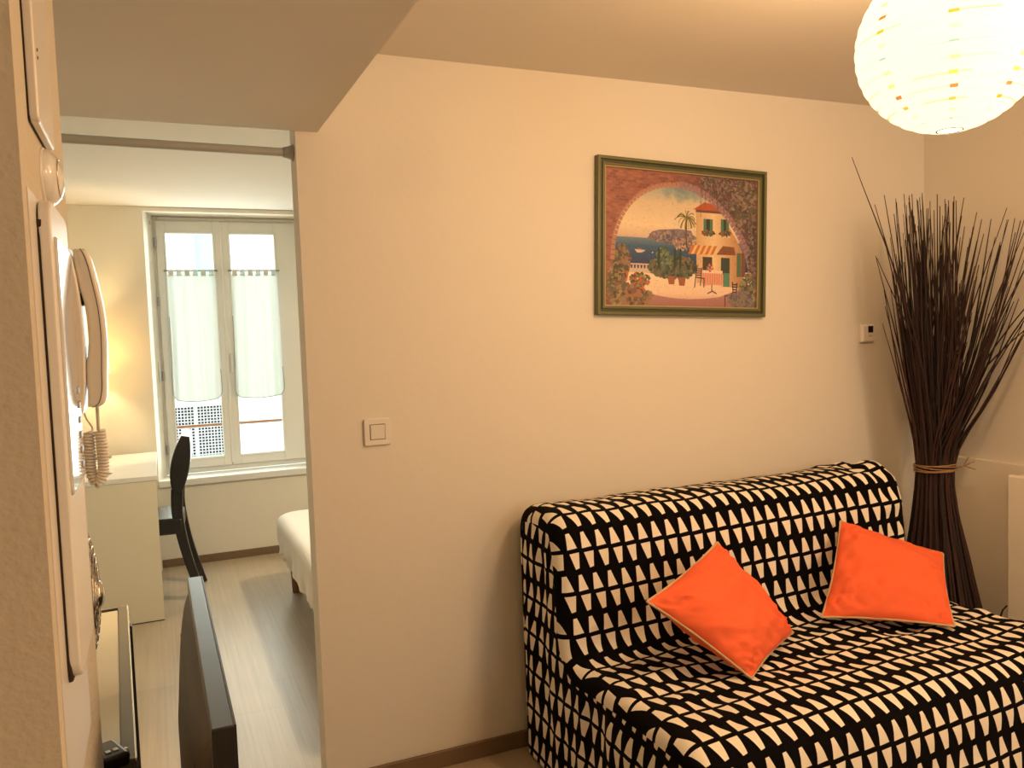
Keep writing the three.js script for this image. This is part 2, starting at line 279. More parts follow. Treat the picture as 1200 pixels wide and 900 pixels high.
// ---------- picture ----------
const painting = canvasTex(1024, 750, (c, w, h) => {
  const r = rng(12), R = (a, b) => a + (b - a) * r();
  const blob = (x, y, s, col) => { c.fillStyle = col; c.beginPath(); c.ellipse(x, y, s * R(0.6, 1.3), s * R(0.5, 1), R(0, 3), 0, 7); c.fill(); };
  const bush = (x0, y0, x1, y1, n, s, cols) => { for (let i = 0; i < n; i++) { const a = R(0, 6.28), q = Math.sqrt(r()); blob((x0 + x1) / 2 + (x1 - x0) / 2 * q * Math.cos(a), (y0 + y1) / 2 + (y1 - y0) / 2 * q * Math.sin(a), s * R(0.5, 1.2), cols[Math.floor(r() * cols.length)]); } };
  let g = c.createLinearGradient(0, 60, 0, 380); g.addColorStop(0, '#8fa0a0'); g.addColorStop(0.35, '#d9c7a4'); g.addColorStop(0.75, '#ecd9b4'); g.addColorStop(1, '#d3b8a2'); c.fillStyle = g; c.fillRect(0, 0, w, h);
  for (let i = 0; i < 60; i++) { c.globalAlpha = 0.12; blob(R(380, 640), R(70, 150), R(14, 40), '#5f8794'); } c.globalAlpha = 1;
  g = c.createLinearGradient(0, 370, 0, 530); g.addColorStop(0, '#6d8597'); g.addColorStop(0.3, '#2f5a7f'); g.addColorStop(1, '#1f2f5c'); c.fillStyle = g; c.fillRect(0, 372, w, 170);
  for (let i = 0; i < 160; i++) { c.fillStyle = `rgba(150,180,195,${R(0.05, 0.2)})`; c.fillRect(R(60, 560), R(385, 530), R(8, 34), 1.5); }
  // headland
  c.fillStyle = '#7a6f80'; c.beginPath(); c.moveTo(270, 372); c.lineTo(300, 335); c.lineTo(350, 322); c.lineTo(400, 318); c.lineTo(470, 312); c.lineTo(560, 318); c.lineTo(600, 410); c.lineTo(500, 425); c.lineTo(430, 402); c.lineTo(340, 390); c.fill();
  bush(290, 325, 590, 395, 260, 11, ['#6b6278', '#8d7f8a', '#57566a', '#a08c86', '#75705f']); bush(430, 360, 600, 430, 140, 9, ['#c9a88a', '#9d8377', '#7b6a6d', '#574f57']);
  // boat
  c.fillStyle = '#d6c9bd'; c.beginPath(); c.moveTo(188, 438); c.lineTo(258, 440); c.quadraticCurveTo(245, 458, 205, 456); c.fill(); c.fillStyle = '#8c5a48'; c.fillRect(205, 430, 28, 9); blob(304, 452, 7, '#d9d0c8');
  // terrace
  g = c.createLinearGradient(0, 560, 0, 750); g.addColorStop(0, '#f4dfc0'); g.addColorStop(0.6, '#efd3b4'); g.addColorStop(1, '#c99a8a'); c.fillStyle = g; c.fillRect(0, 555, w, h);
  // balustrade
  c.fillStyle = '#cdb9a8'; c.fillRect(80, 515, 210, 9); c.fillRect(80, 556, 220, 10); for (let x = 96; x < 290; x += 21) { c.beginPath(); c.ellipse(x, 540, 6, 18, 0, 0, 7); c.fill(); }
  // palm
  c.strokeStyle = '#5c4a36'; c.lineWidth = 9; c.beginPath(); c.moveTo(532, 420); c.quadraticCurveTo(522, 340, 528, 250); c.stroke();
  for (let i = 0; i < 26; i++) { const a = R(0, 6.28); c.strokeStyle = ['#6e6a36', '#4c5a30', '#8a7b45'][i % 3]; c.lineWidth = R(3, 6); c.beginPath(); c.moveTo(528, 248); c.quadraticCurveTo(528 + 45 * Math.cos(a), 225 + 30 * Math.sin(a), 528 + R(55, 82) * Math.cos(a), 262 + 52 * Math.sin(a)); c.stroke(); }
  // villa
  g = c.createLinearGradient(590, 0, 900, 0); g.addColorStop(0, '#cfa87c'); g.addColorStop(0.4, '#efd4a4'); g.addColorStop(1, '#b8895f'); c.fillStyle = g; c.beginPath(); c.moveTo(592, 200); c.lineTo(760, 190); c.lineTo(920, 420); c.lineTo(930, 640); c.lineTo(600, 610); c.fill();
  c.fillStyle = '#b4532f'; c.beginPath(); c.moveTo(572, 196); c.lineTo(650, 150); c.lineTo(800, 170); c.lineTo(770, 196); c.fill(); c.fillStyle = '#5d4038'; c.fillRect(590, 196, 180, 14);
  for (const [x, y, a, b] of [[648, 245, 56, 90], [768, 240, 50, 92]]) { c.fillStyle = '#20302a'; c.fillRect(x, y, a, b); c.fillStyle = '#47745e'; c.fillRect(x - 4, y, 20, b); c.fillRect(x + a - 16, y, 20, b); c.fillStyle = '#e0c8a0'; c.fillRect(x - 12, y + b, a + 26, 12); bush(x - 14, y + b - 26, x + a + 16, y + b + 6, 60, 7, ['#4b5a33', '#8f4636', '#6b7a45', '#2f3d29']); }
  for (let i = 0; i < 9; i++) { c.fillStyle = i % 2 ? '#e8c07e' : '#c2713b'; c.beginPath(); c.moveTo(568 + i * 19, 398); c.lineTo(587 + i * 19, 396); c.lineTo(566 + i * 18 + 4, 446); c.lineTo(540 + i * 19, 450); c.fill(); }
  c.fillStyle = '#7d4a30'; c.beginPath(); c.moveTo(735, 446); c.lineTo(780, 394); c.lineTo(860, 398); c.lineTo(872, 444); c.fill();
  c.fillStyle = '#3d3529'; c.fillRect(640, 462, 66, 90); c.fillStyle = '#2b3f36'; c.fillRect(768, 462, 62, 96); c.fillStyle = '#4f8a72'; c.fillRect(784, 550, 46, 80); c.fillStyle = '#52745c'; c.fillRect(880, 430, 30, 140); c.fillStyle = '#6d4c36'; c.fillRect(912, 430, 30, 140);
  for (let y = 436; y < 566; y += 9) { c.fillStyle = 'rgba(30,50,40,.5)'; c.fillRect(880, y, 30, 3); }
  // plants behind
  bush(280, 470, 600, 590, 520, 14, ['#3b4a35', '#55634a', '#2c3a33', '#74795a', '#6a5b4a', '#49604f']); bush(330, 420, 430, 540, 90, 12, ['#4f6a57', '#6b8466', '#34503f']);
  for (const x of [345, 452, 488]) { c.fillStyle = '#243a2c'; c.beginPath(); c.ellipse(x, 480, 9, 60, 0, 0, 7); c.fill(); }
  for (const [x, y] of [[430, 600], [500, 606]]) { c.fillStyle = '#9a5a40'; c.beginPath(); c.moveTo(x - 26, y - 22); c.lineTo(x + 26, y - 22); c.lineTo(x + 18, y + 26); c.lineTo(x - 18, y + 26); c.fill(); }
  // table with cloth and chairs
  c.fillStyle = '#e3a98c'; c.beginPath(); c.moveTo(635, 545); c.lineTo(780, 552); c.lineTo(786, 625); c.quadraticCurveTo(710, 615, 640, 632); c.fill(); c.fillStyle = '#f3d9c0'; c.fillRect(640, 538, 140, 16); for (let i = 0; i < 9; i++) { c.fillStyle = 'rgba(190,80,70,.45)'; c.fillRect(642 + i * 16, 556, 6, 62); }
  bush(672, 500, 712, 540, 40, 7, ['#b7483c', '#5e6f45', '#d9a090']);
  c.strokeStyle = '#2e2630'; c.lineWidth = 6; c.beginPath(); c.moveTo(705, 620); c.lineTo(705, 660); c.lineTo(675, 672); c.moveTo(705, 655); c.lineTo(740, 672); c.stroke();
  for (const [x, y, s, d] of [[600, 520, 1, 1], [850, 600, 1.25, -1]]) { c.lineWidth = 6 * s; c.beginPath(); c.moveTo(x, y); c.lineTo(x - 14 * d, y + 120 * s); c.moveTo(x - 10 * d, y + 60 * s); c.lineTo(x + 52 * d, y + 66 * s); c.lineTo(x + 50 * d, y + 118 * s); c.moveTo(x + 34, y + 4); c.lineTo(x + 26, y + 110 * s); for (let k = 0; k < 4; k++) { c.moveTo(x - 3 * d, y + 12 * s * (k + 1)); c.lineTo(x + 32, y + 12 * s * (k + 1)); } c.stroke(); }
  // shadow of the arch on the ground, flower pots
  c.fillStyle = 'rgba(120,70,80,.55)'; c.beginPath(); c.moveTo(150, 640); c.quadraticCurveTo(420, 740, 760, 690); c.lineTo(1024, 600); c.lineTo(1024, 750); c.lineTo(0, 750); c.lineTo(0, 560); c.fill();
  for (const [x, y, s] of [[110, 590, 44], [215, 655, 40], [120, 700, 36]]) { c.fillStyle = '#c8613a'; c.beginPath(); c.moveTo(x - s, y - s * 0.7); c.lineTo(x + s, y - s * 0.7); c.lineTo(x + s * 0.7, y + s * 0.6); c.lineTo(x - s * 0.7, y + s * 0.6); c.fill(); }
  bush(60, 420, 160, 570, 300, 13, ['#6b5a48', '#8b6f55', '#4d4a3a', '#7d7a5a', '#5d4440']); bush(160, 570, 290, 640, 160, 10, ['#5b6440', '#8f8a55', '#c25a3c', '#414b34']); bush(60, 630, 220, 720, 240, 12, ['#7d5648', '#5a4a44', '#9b6d55', '#67684e']); bush(0, 480, 90, 760, 300, 14, ['#42513a', '#5e6144', '#7b5a49', '#34402f']);
  // stone arch
  c.save(); c.beginPath(); c.rect(0, 0, w, h); c.moveTo(50, 640); c.lineTo(45, 480); c.bezierCurveTo(40, 250, 200, 60, 480, 70); c.bezierCurveTo(700, 70, 960, 300, 985, 560); c.lineTo(985, 760); c.lineTo(60, 760); c.closePath(); c.clip('evenodd');
  g = c.createLinearGradient(0, 0, w, 300); g.addColorStop(0, '#9a5f4c'); g.addColorStop(0.45, '#8a5548'); g.addColorStop(0.7, '#5d434a'); g.addColorStop(1, '#4d3c44'); c.fillStyle = g; c.fillRect(0, 0, w, h);
  for (let y = 0; y < h; y += 15) for (let x = (y / 15 % 2) * 16; x < w; x += 34) { c.fillStyle = ['rgba(190,120,90,.35)', 'rgba(90,50,50,.4)', 'rgba(150,90,75,.35)', 'rgba(120,80,80,.3)'][Math.floor(r() * 4)]; c.fillRect(x + R(-2, 2), y + R(-1, 1), 30, 12); }
  c.restore();
  c.strokeStyle = '#b07c68'; c.lineWidth = 26; c.setLineDash([24, 4]); c.beginPath(); c.moveTo(50, 500); c.bezierCurveTo(45, 250, 200, 62, 480, 66); c.stroke();
  c.strokeStyle = '#94757a'; c.lineWidth = 42; c.setLineDash([26, 4]); c.beginPath(); c.moveTo(480, 66); c.bezierCurveTo(700, 70, 960, 300, 985, 560); c.stroke(); c.setLineDash([]);
  for (let i = 0; i < 900; i++) { const x = R(620, 1024), y = R(-10, 40 + (x - 620) * 0.8); blob(x, y, R(3, 8), ['#5c5046', '#7d6a66', '#3d3a38', '#8f7a70', '#4d5540'][i % 5]); }
  for (let i = 0; i < 40; i++) { const x = R(600, 1010), y = R(0, 150); c.strokeStyle = 'rgba(60,55,50,.7)'; c.lineWidth = 3; c.beginPath(); c.moveTo(x, y); c.lineTo(x + R(-8, 8), y + R(40, 110)); c.stroke(); }
  bush(900, 560, 1030, 760, 420, 14, ['#8b8a58', '#6a6a50', '#5a5560', '#a59a66', '#4c4b4e']); bush(820, 660, 1000, 760, 180, 12, ['#6e6a78', '#575468', '#7d7466']);
  bush(20, 520, 130, 750, 320, 15, ['#5d5a3e', '#8b7d55', '#3f4230', '#7d5a48', '#a08a5c']); bush(110, 655, 300, 745, 220, 13, ['#6d5a48', '#8a7a58', '#57402f', '#a06a4c']);
  bush(840, 20, 1040, 300, 380, 13, ['#5a4a44', '#77645c', '#43403a', '#8d7a6c', '#565440']); bush(960, 280, 1040, 560, 180, 12, ['#4a4446', '#6d5f62', '#83736e', '#3b3836']);
  for (let i = 0; i < 5200; i++) { const x = R(0, w), y = R(0, h); c.fillStyle = i % 2 ? `rgba(255,235,205,${R(0.02, 0.10)})` : `rgba(60,30,40,${R(0.02, 0.12)})`; c.fillRect(x, y, R(3, 14), R(2, 6)); }
  c.fillStyle = 'rgba(150,110,110,.10)'; c.fillRect(0, 0, w, h);
});
M.canvas = std({ map: painting, roughness: 0.55 });
{
  const w = 0.722, h = 0.541, t = 0.034, pic = thing('framed_picture', 'framed seaside villa painting in a green-bronze wooden frame', 'picture', [1.763, 1.707, -D + 0.002]);
  pic.rotation.z = -0.036;
  const g = new THREE.Shape([[-w / 2, -h / 2], [w / 2, -h / 2], [w / 2, h / 2], [-w / 2, h / 2]].map((a) => new THREE.Vector2(...a)));
  const hole = (q) => new THREE.Path([[-w / 2 + q, -h / 2 + q], [-w / 2 + q, h / 2 - q], [w / 2 - q, h / 2 - q], [w / 2 - q, -h / 2 + q]].map((a) => new THREE.Vector2(...a)));
  g.holes.push(hole(t * 0.72));
  const rect = (a, b, z0, z1, bev) => { const s = new THREE.Shape([[-w / 2 + a, -h / 2 + a], [w / 2 - a, -h / 2 + a], [w / 2 - a, h / 2 - a], [-w / 2 + a, h / 2 - a]].map((q) => new THREE.Vector2(...q))); s.holes.push(hole(b)); const e = new THREE.ExtrudeGeometry(s, { depth: z1 - z0 - bev, bevelEnabled: true, bevelSize: bev, bevelThickness: bev, bevelSegments: 3, bevelOffset: -bev }); e.translate(0, 0, z0); return e; };
  const green = std({ color: lin(0.125, 0.128, 0.052), roughness: 0.38, metalness: 0.15 }), greenDark = std({ color: lin(0.05, 0.052, 0.022), roughness: 0.45 }), gold = std({ color: lin(0.42, 0.33, 0.17), roughness: 0.4, metalness: 0.3 });
  obj('frame_moulding', [rect(0, 0.012, 0, 0.024, 0.003), rect(0.021, 0.031, 0, 0.020, 0.003)], green, pic);
  obj('frame_groove', rect(0.010, 0.023, 0, 0.015, 0.001), greenDark, pic);
  obj('frame_lip', rect(0.030, 0.035, 0, 0.017, 0.0015), gold, pic);
  const p = new THREE.PlaneGeometry(w - 2 * t, h - 2 * t); p.translate(0, 0, 0.009);
  obj('backing_board', box(-w / 2 + 0.02, w / 2 - 0.02, -h / 2 + 0.02, h / 2 - 0.02, 0.002, 0.008), greenDark, pic);
  obj('painted_canvas', p, M.canvas, pic);
}

// ---------- switch and thermostat ----------
{
  const s = thing('light_switch', 'square off-white rocker light switch beside the doorway', 'light switch', [0.615, 1.107, -D]);
  const plate = new THREE.Shape(), r = 0.006, a = 0.041; plate.moveTo(-a + r, -a); plate.lineTo(a - r, -a); plate.quadraticCurveTo(a, -a, a, -a + r); plate.lineTo(a, a - r); plate.quadraticCurveTo(a, a, a - r, a); plate.lineTo(-a + r, a); plate.quadraticCurveTo(-a, a, -a, a - r); plate.lineTo(-a, -a + r); plate.quadraticCurveTo(-a, -a, -a + r, -a);
  const q = 0.0235; plate.holes.push(new THREE.Path([[-q, -q], [-q, q], [q, q], [q, -q]].map((v) => new THREE.Vector2(...v))));
  obj('cover_plate', new THREE.ExtrudeGeometry(plate, { depth: 0.007, bevelEnabled: true, bevelSize: 0.0025, bevelOffset: -0.0025, bevelThickness: 0.003, bevelSegments: 3 }), M.whitePlastic, s);
  obj('backing', box(-0.025, 0.025, -0.025, 0.025, 0, 0.002), M.darkGap, s);
  const rk = rbox(-0.0222, 0.0222, -0.0222, 0.0222, 0.002, 0.0115, 0.002); rk.rotateX(0.05); rk.translate(0.0006, 0.0004, 0);
  obj('rocker', rk, M.whitePlastic, s);
  const t = thing('thermostat', 'small white wall thermostat with a square black display', 'thermostat', [2.641, 1.347, -D]);
  obj('housing', [rbox(-0.034, 0.034, -0.036, 0.036, 0, 0.018, 0.005, 3), rbox(-0.030, 0.030, -0.032, 0.032, 0.006, 0.021, 0.004, 3)], M.whitePlastic, t);
  obj('display', rbox(-0.004, 0.023, 0.002, 0.029, 0.019, 0.022, 0.001), phys({ color: lin(0.012, 0.003, 0.008), roughness: 0.15 }), t);
  const tx = canvasTex(128, 48, (c) => { c.fillStyle = '#e4ddd0'; c.fillRect(0, 0, 128, 48); c.fillStyle = '#5a4a3c'; c.filter = 'none'; for (const [x, ww, hh] of [[14, 16, 14], [34, 14, 18], [54, 12, 14], [72, 18, 16], [96, 14, 14]]) { c.beginPath(); c.ellipse(x + ww / 2, 24, ww / 2, hh / 2, 0, 0, 7); c.fill(); } });
  const lp = new THREE.PlaneGeometry(0.028, 0.0095); lp.translate(0.009, -0.011, 0.0213);
  obj('lettering', lp, std({ map: tx, roughness: 0.4 }), t);
}

// ---------- twig bundle ----------
{
  const b = thing('twig_bundle', 'tall bundle of dark brown twigs tied with raffia in the corner', 'twigs', [2.745, 0, -2.22]);
  const r = rng(2024), G = () => (r() + r() + r() + r() - 2) / 1.15;
  const mats = [[0.020, 0.0062, 0.005], [0.030, 0.009, 0.007], [0.012, 0.005, 0.0045], [0.042, 0.014, 0.010]].map((c) => std({ color: lin(...c), roughness: 0.72 }));
  const lim = (p) => { p.x = Math.min(p.x, RX - 0.03 - b.position.x - 0.022 * (p.y < 0.85 ? 1 : 0)); p.z = Math.max(p.z, -D + 0.016 - b.position.z); return p; };
  const NECK = V(-0.03, 0.83, 0.0);
  const twig = (foot, neck, top, rad, sag, side) => {
    const m1 = foot.clone().lerp(neck, 0.55).addScaledVector(neck.clone().setY(0).sub(foot.clone().setY(0)), 0.10), m2 = neck.clone().lerp(top, 0.5); m2.x += side * 0.02; m2.z += side * 0.012; const dir = top.clone().sub(neck).setY(0); m2.addScaledVector(dir, -sag);
    const c = new THREE.CatmullRomCurve3([foot, m1, neck, m2, top].map(lim), false, 'centripetal'), g = new THREE.TubeGeometry(c, 18, rad, 5, false), p = g.attributes.position;
    for (let i = 0; i <= 18; i++) { const o = c.getPointAt(i / 18), k = (i < 8 ? 1 : 1 - 0.75 * (i - 8) / 10) * (1 + 0.14 * (r() - 0.5)); for (let j = 0; j <= 5; j++) { const q = i * 6 + j; p.setXYZ(q, o.x + (p.getX(q) - o.x) * k, o.y + (p.getY(q) - o.y) * k, o.z + (p.getZ(q) - o.z) * k); } }
    g.computeVertexNormals(); return g;
  };
  for (let i = 0; i < 240; i++) {
    const a = r() * 6.283, q = Math.sqrt(r()), neck = NECK.clone().add(V(0.066 * q * Math.cos(a), 0.02 * (r() - 0.5), 0.062 * q * Math.sin(a)));
    const foot = V((0.215 * q + 0.01 * G()) * Math.cos(a), 0.004, (0.2 * q + 0.01 * G()) * Math.sin(a));
    const A = i % 5 < 3, top = A ? V(-0.085 + 0.115 * q * Math.cos(a) + 0.045 * G(), 1.36 + 0.5 * r() ** 0.8, 0.0 + 0.13 * q * Math.sin(a) + 0.05 * G()) : V(0.06 + 0.20 * q * Math.cos(a) + 0.07 * G(), 1.30 + 0.48 * r(), 0.10 + 0.20 * q * Math.sin(a) + 0.08 * G());
    obj('twig', twig(foot, neck, top, 0.0042 + 0.0022 * r(), -0.01 + 0.05 * r(), (r() - 0.5) * 1.6), mats[Math.floor(r() * 4)], b);
  }
  // the long stray ones that stand out of the bundle
  const P = (x, y, z) => V(x - b.position.x, y, z - b.position.z);
  for (const [x, y, z, s] of [[2.285, 1.972, -2.2, 0.16], [2.46, 1.85, -2.22, 0.12], [2.40, 1.62, -2.2, 0.12], [2.50, 1.83, -2.3, 0.1], [2.62, 1.86, -2.25, 0.04], [2.56, 1.84, -2.2, 0.06], [2.72, 1.83, -2.1, 0.05], [2.88, 1.79, -2.05, 0.1], [2.90, 1.70, -1.92, 0.1], [2.92, 1.66, -1.8, 0.12], [2.93, 1.60, -1.86, 0.14], [2.90, 1.52, -1.78, 0.15], [2.93, 1.74, -2.0, 0.1]]) {
    const a = r() * 6.283, neck = NECK.clone().add(V(0.05 * Math.cos(a), 0, 0.05 * Math.sin(a)));
    obj('twig', twig(V(0.17 * Math.cos(a), 0.004, 0.17 * Math.sin(a)), neck, P(x, y, z), 0.005, s, 0), mats[Math.floor(r() * 3)], b);
  }
  obj('twig', twig(V(0.05, 0.02, 0.15), V(0.12, 0.30, 0.17), V(0.21, 0.335, 0.19), 0.006, 0, 0), mats[1], b, 'short broken twig sticking out low');
  const loops = []; for (let k = 0; k < 6; k++) { const pts = []; for (let i = 0; i < 20; i++) { const a = i / 20 * 6.283; pts.push(V(NECK.x + (0.073 + 0.003 * r()) * Math.cos(a), 0.818 + k * 0.0042 + 0.006 * Math.sin(a + k * 1.3), NECK.z + (0.070 + 0.003 * r()) * Math.sin(a))); } loops.push(tube(pts, 0.0026, 60, 6, true)); }
  for (const [dx, dy, dz] of [[0.055, -0.012, 0.03], [0.045, 0.02, 0.035], [0.03, 0.035, 0.02], [0.06, 0.004, 0.0]]) loops.push(tube([V(NECK.x + 0.05, 0.83, NECK.z + 0.052), V(NECK.x + 0.065, 0.836, NECK.z + 0.066), V(NECK.x + 0.055 + dx, 0.832 + dy, NECK.z + 0.055 + dz)], 0.002, 12, 5));
  obj('raffia_tie', loops, std({ color: lin(0.33, 0.19, 0.09), roughness: 0.85 }), b, 'tan raffia tie');
}

// ---------- radiator ----------
{
  const r = thing('wall_radiator', 'cream flat-fronted electric radiator on the right-hand wall', 'radiator', [2.90, 0.2, -1.6]);
  obj('casing', rbox(-0.035, 0.05, 0, 0.61, -0.42, 0.42, 0.012, 3), M.cream, r);
  obj('front_panel', rbox(-0.055, -0.033, 0.012, 0.615, -0.425, 0.425, 0.009, 3), M.cream, r);
  for (let k = 0; k < 14; k++) obj('grille_slot', rbox(-0.02, 0.03, 0.607, 0.613, -0.38 + k * 0.056, -0.34 + k * 0.056, 0.002), M.darkGap, r);
  obj('bracket', [rbox(0.048, 0.06, 0.1, 0.5, -0.3, -0.26), rbox(0.048, 0.06, 0.1, 0.5, 0.26, 0.3)], M.steel, r);
}

// ---------- paper lantern ----------
{
  const L = V(1.50, 1.945, -1.19), R = 0.177, t = thing('paper_lantern', 'round white paper lantern lamp hanging from the ceiling, lit', 'lamp', L.toArray());
  const pts = []; for (let i = 0; i <= 190; i++) { const a = Math.PI * (0.045 + 0.91 * i / 190), k = (i / 190 * 19) % 1, q = R * (1 - 0.012 * (1 - Math.sin(Math.PI * k))); pts.push(new THREE.Vector2(q * Math.sin(a), -q * 0.985 * Math.cos(a))); }
  const tex = canvasTex(2048, 1024, (c, w, h) => {
    c.fillStyle = '#fffdf0'; c.fillRect(0, 0, w, h);
    const cols = ['#f2ee5a', '#c9722a', '#d8b23c', '#fff3c0', '#8fc7bb', '#f3e9a0'];
    const r = rng(5);
    for (let row = 0; row < 17; row++) {
      const y = (row + 0.9) / 18.5 * h, col = cols[row % 6];
      if (row % 6 !== 3) { c.globalAlpha = row % 6 === 4 ? 0.8 : 0.4; c.fillStyle = col; const x0 = r() * w; for (let k = 0; k < 5; k++) { const xa = (x0 + k * w / 5) % w; c.fillRect(xa, y - 1, w * 0.11, row % 6 === 1 || row % 6 === 4 ? 3 : 7); } }
      c.globalAlpha = 1; c.fillStyle = col;
      for (let m = 0; m < 8; m++) { c.globalAlpha = 0.65 + 0.35 * r(); c.fillRect((m + 0.35) / 8 * w + (row % 2) * 5, y - 6, 34, row % 6 === 4 ? 8 : 15); }
    }
  });
  const shade = std({ color: lin(0.85, 0.8, 0.7), roughness: 0.8, emissive: lin(1, 0.94, 0.78), emissiveMap: tex, emissiveIntensity: 1.12, map: tex, side: THREE.DoubleSide });
  const g = new THREE.LatheGeometry(pts, 96); g.rotateY(-0.4); obj('paper_shade', g, shade, t);
  const ring = (y, r) => { const q = new THREE.TorusGeometry(r, 0.0016, 6, 40); q.rotateX(Math.PI / 2); q.translate(0, y, 0); return q; };
  obj('wire_frame', [ring(0.171, 0.024), ring(-0.171, 0.024), bar(V(-0.024, 0.171, 0), V(0.024, 0.171, 0), 0.0014), bar(V(0.024, 0.171, 0), V(0.024, -0.171, 0), 0.0012)], M.steel, t);
  obj('lamp_holder', [bar(V(0, 0.06, 0), V(0, 0.13, 0), 0.018)], M.whitePlastic, t);
  const bulb = new THREE.SphereGeometry(0.032, 24, 16); bulb.translate(0, 0.025, 0);
  obj('bulb', bulb, std({ color: 0xffffff, emissive: lin(1, 0.8, 0.5), emissiveIntensity: 3 }), t);
  obj('cable', bar(V(0, 0.13, 0), V(0, H - L.y - 0.03, 0), 0.003), M.whitePlastic, t);
  obj('ceiling_rose', new THREE.LatheGeometry([[0, -0.03], [0.02, -0.03], [0.042, -0.012], [0.045, 0]].map((a) => new THREE.Vector2(...a)), 32).translate(0, H - L.y, 0), M.whitePlastic, t);
  const l = new THREE.PointLight(new THREE.Color().setRGB(...LAMP.rgb), LAMP.power); l.name = 'lantern_bulb'; l.position.copy(L); l.position.y += 0.02; l.shadow.radius = 5; scene.add(l);
}

{ // ceiling light behind the camera
  const L = V(2.3, H, 0.2), t = thing('ceiling_lamp', 'round flush glass ceiling light at the back of the living room', 'lamp', L.toArray());
  obj('backplate', new THREE.LatheGeometry([[0, 0], [0.15, 0], [0.155, -0.006], [0.15, -0.02], [0, -0.02]].map((a) => new THREE.Vector2(...a)), 48), M.whiteWood, t);
  const pts = []; for (let i = 0; i <= 14; i++) { const a = i / 14 * Math.PI / 2; pts.push(new THREE.Vector2(0.14 * Math.cos(a), -0.02 - 0.075 * Math.sin(a))); }
  obj('glass_dome', new THREE.LatheGeometry(pts, 48), std({ color: lin(0.85, 0.8, 0.7), roughness: 0.4, emissive: lin(1, 0.8, 0.5), emissiveIntensity: 1 }), t);
  const l = new THREE.PointLight(new THREE.Color().setRGB(...HALL_LAMP.rgb), HALL_LAMP.power); l.name = 'ceiling_lamp_bulb'; l.position.set(L.x, L.y - 0.06, L.z); l.shadow.radius = 4; scene.add(l);
}
// ---------- curtain pole in the opening ----------
{
  const z = -D - 0.05, t = thing('curtain_pole', 'grey tension pole spanning the top of the doorway', 'curtain pole', [0.412, 1.95, z]);
  const grey = std({ color: lin(0.40, 0.40, 0.36), roughness: 0.45 });
  obj('pole', bar(V(-0.02, 0.006, 0), V(-1.0615, 0.016, 0), 0.0125, 20), grey, t);
  const flange = (s, x) => { const g = new THREE.LatheGeometry([[0.0, 0], [0.024, 0], [0.0245, 0.004], [0.019, 0.012], [0.0165, 0.022], [0.0145, 0.03], [0.0, 0.03]].map((a) => new THREE.Vector2(...a)), 28); g.rotateZ(s * Math.PI / 2); g.translate(x, 0.006, 0); return g; };
  obj('end_cap', flange(1, 0), grey, t); obj('end_cap', flange(-1, -1.062), grey, t);
}

// ---------- wall panels on the pier ----------
const PX = -0.106;
function coverGeo(z0, z1, y0, y1, x0, x1, r, bulge) { // a rounded door on the pier's face, seen edge-on; bulges towards the room
  const s = new THREE.Shape(), w = z1 - z0, h = y1 - y0; s.moveTo(r, 0); s.lineTo(w - r, 0); s.quadraticCurveTo(w, 0, w, r); s.lineTo(w, h - r); s.quadraticCurveTo(w, h, w - r, h); s.lineTo(r, h); s.quadraticCurveTo(0, h, 0, h - r); s.lineTo(0, r); s.quadraticCurveTo(0, 0, r, 0);
  const g = new THREE.ExtrudeGeometry(s, { depth: x1 - x0 - 0.003, bevelEnabled: true, bevelSize: 0.003, bevelOffset: -0.003, bevelThickness: 0.003, bevelSegments: 4, curveSegments: 10, steps: 1 });
  g.rotateY(-Math.PI / 2); // shape x -> z, depth -> -x
  g.scale(-1, 1, 1); const ix = g.attributes.position; for (let i = 0; i < ix.count; i += 3) for (const at of [g.attributes.position, g.attributes.normal, g.attributes.uv]) { const n = at.itemSize, a = at.array; for (let k = 0; k < n; k++) { const tmp = a[(i + 1) * n + k]; a[(i + 1) * n + k] = a[(i + 2) * n + k]; a[(i + 2) * n + k] = tmp; } }
  g.translate(x0, y0, z0);
  g.computeVertexNormals(); return g;
}
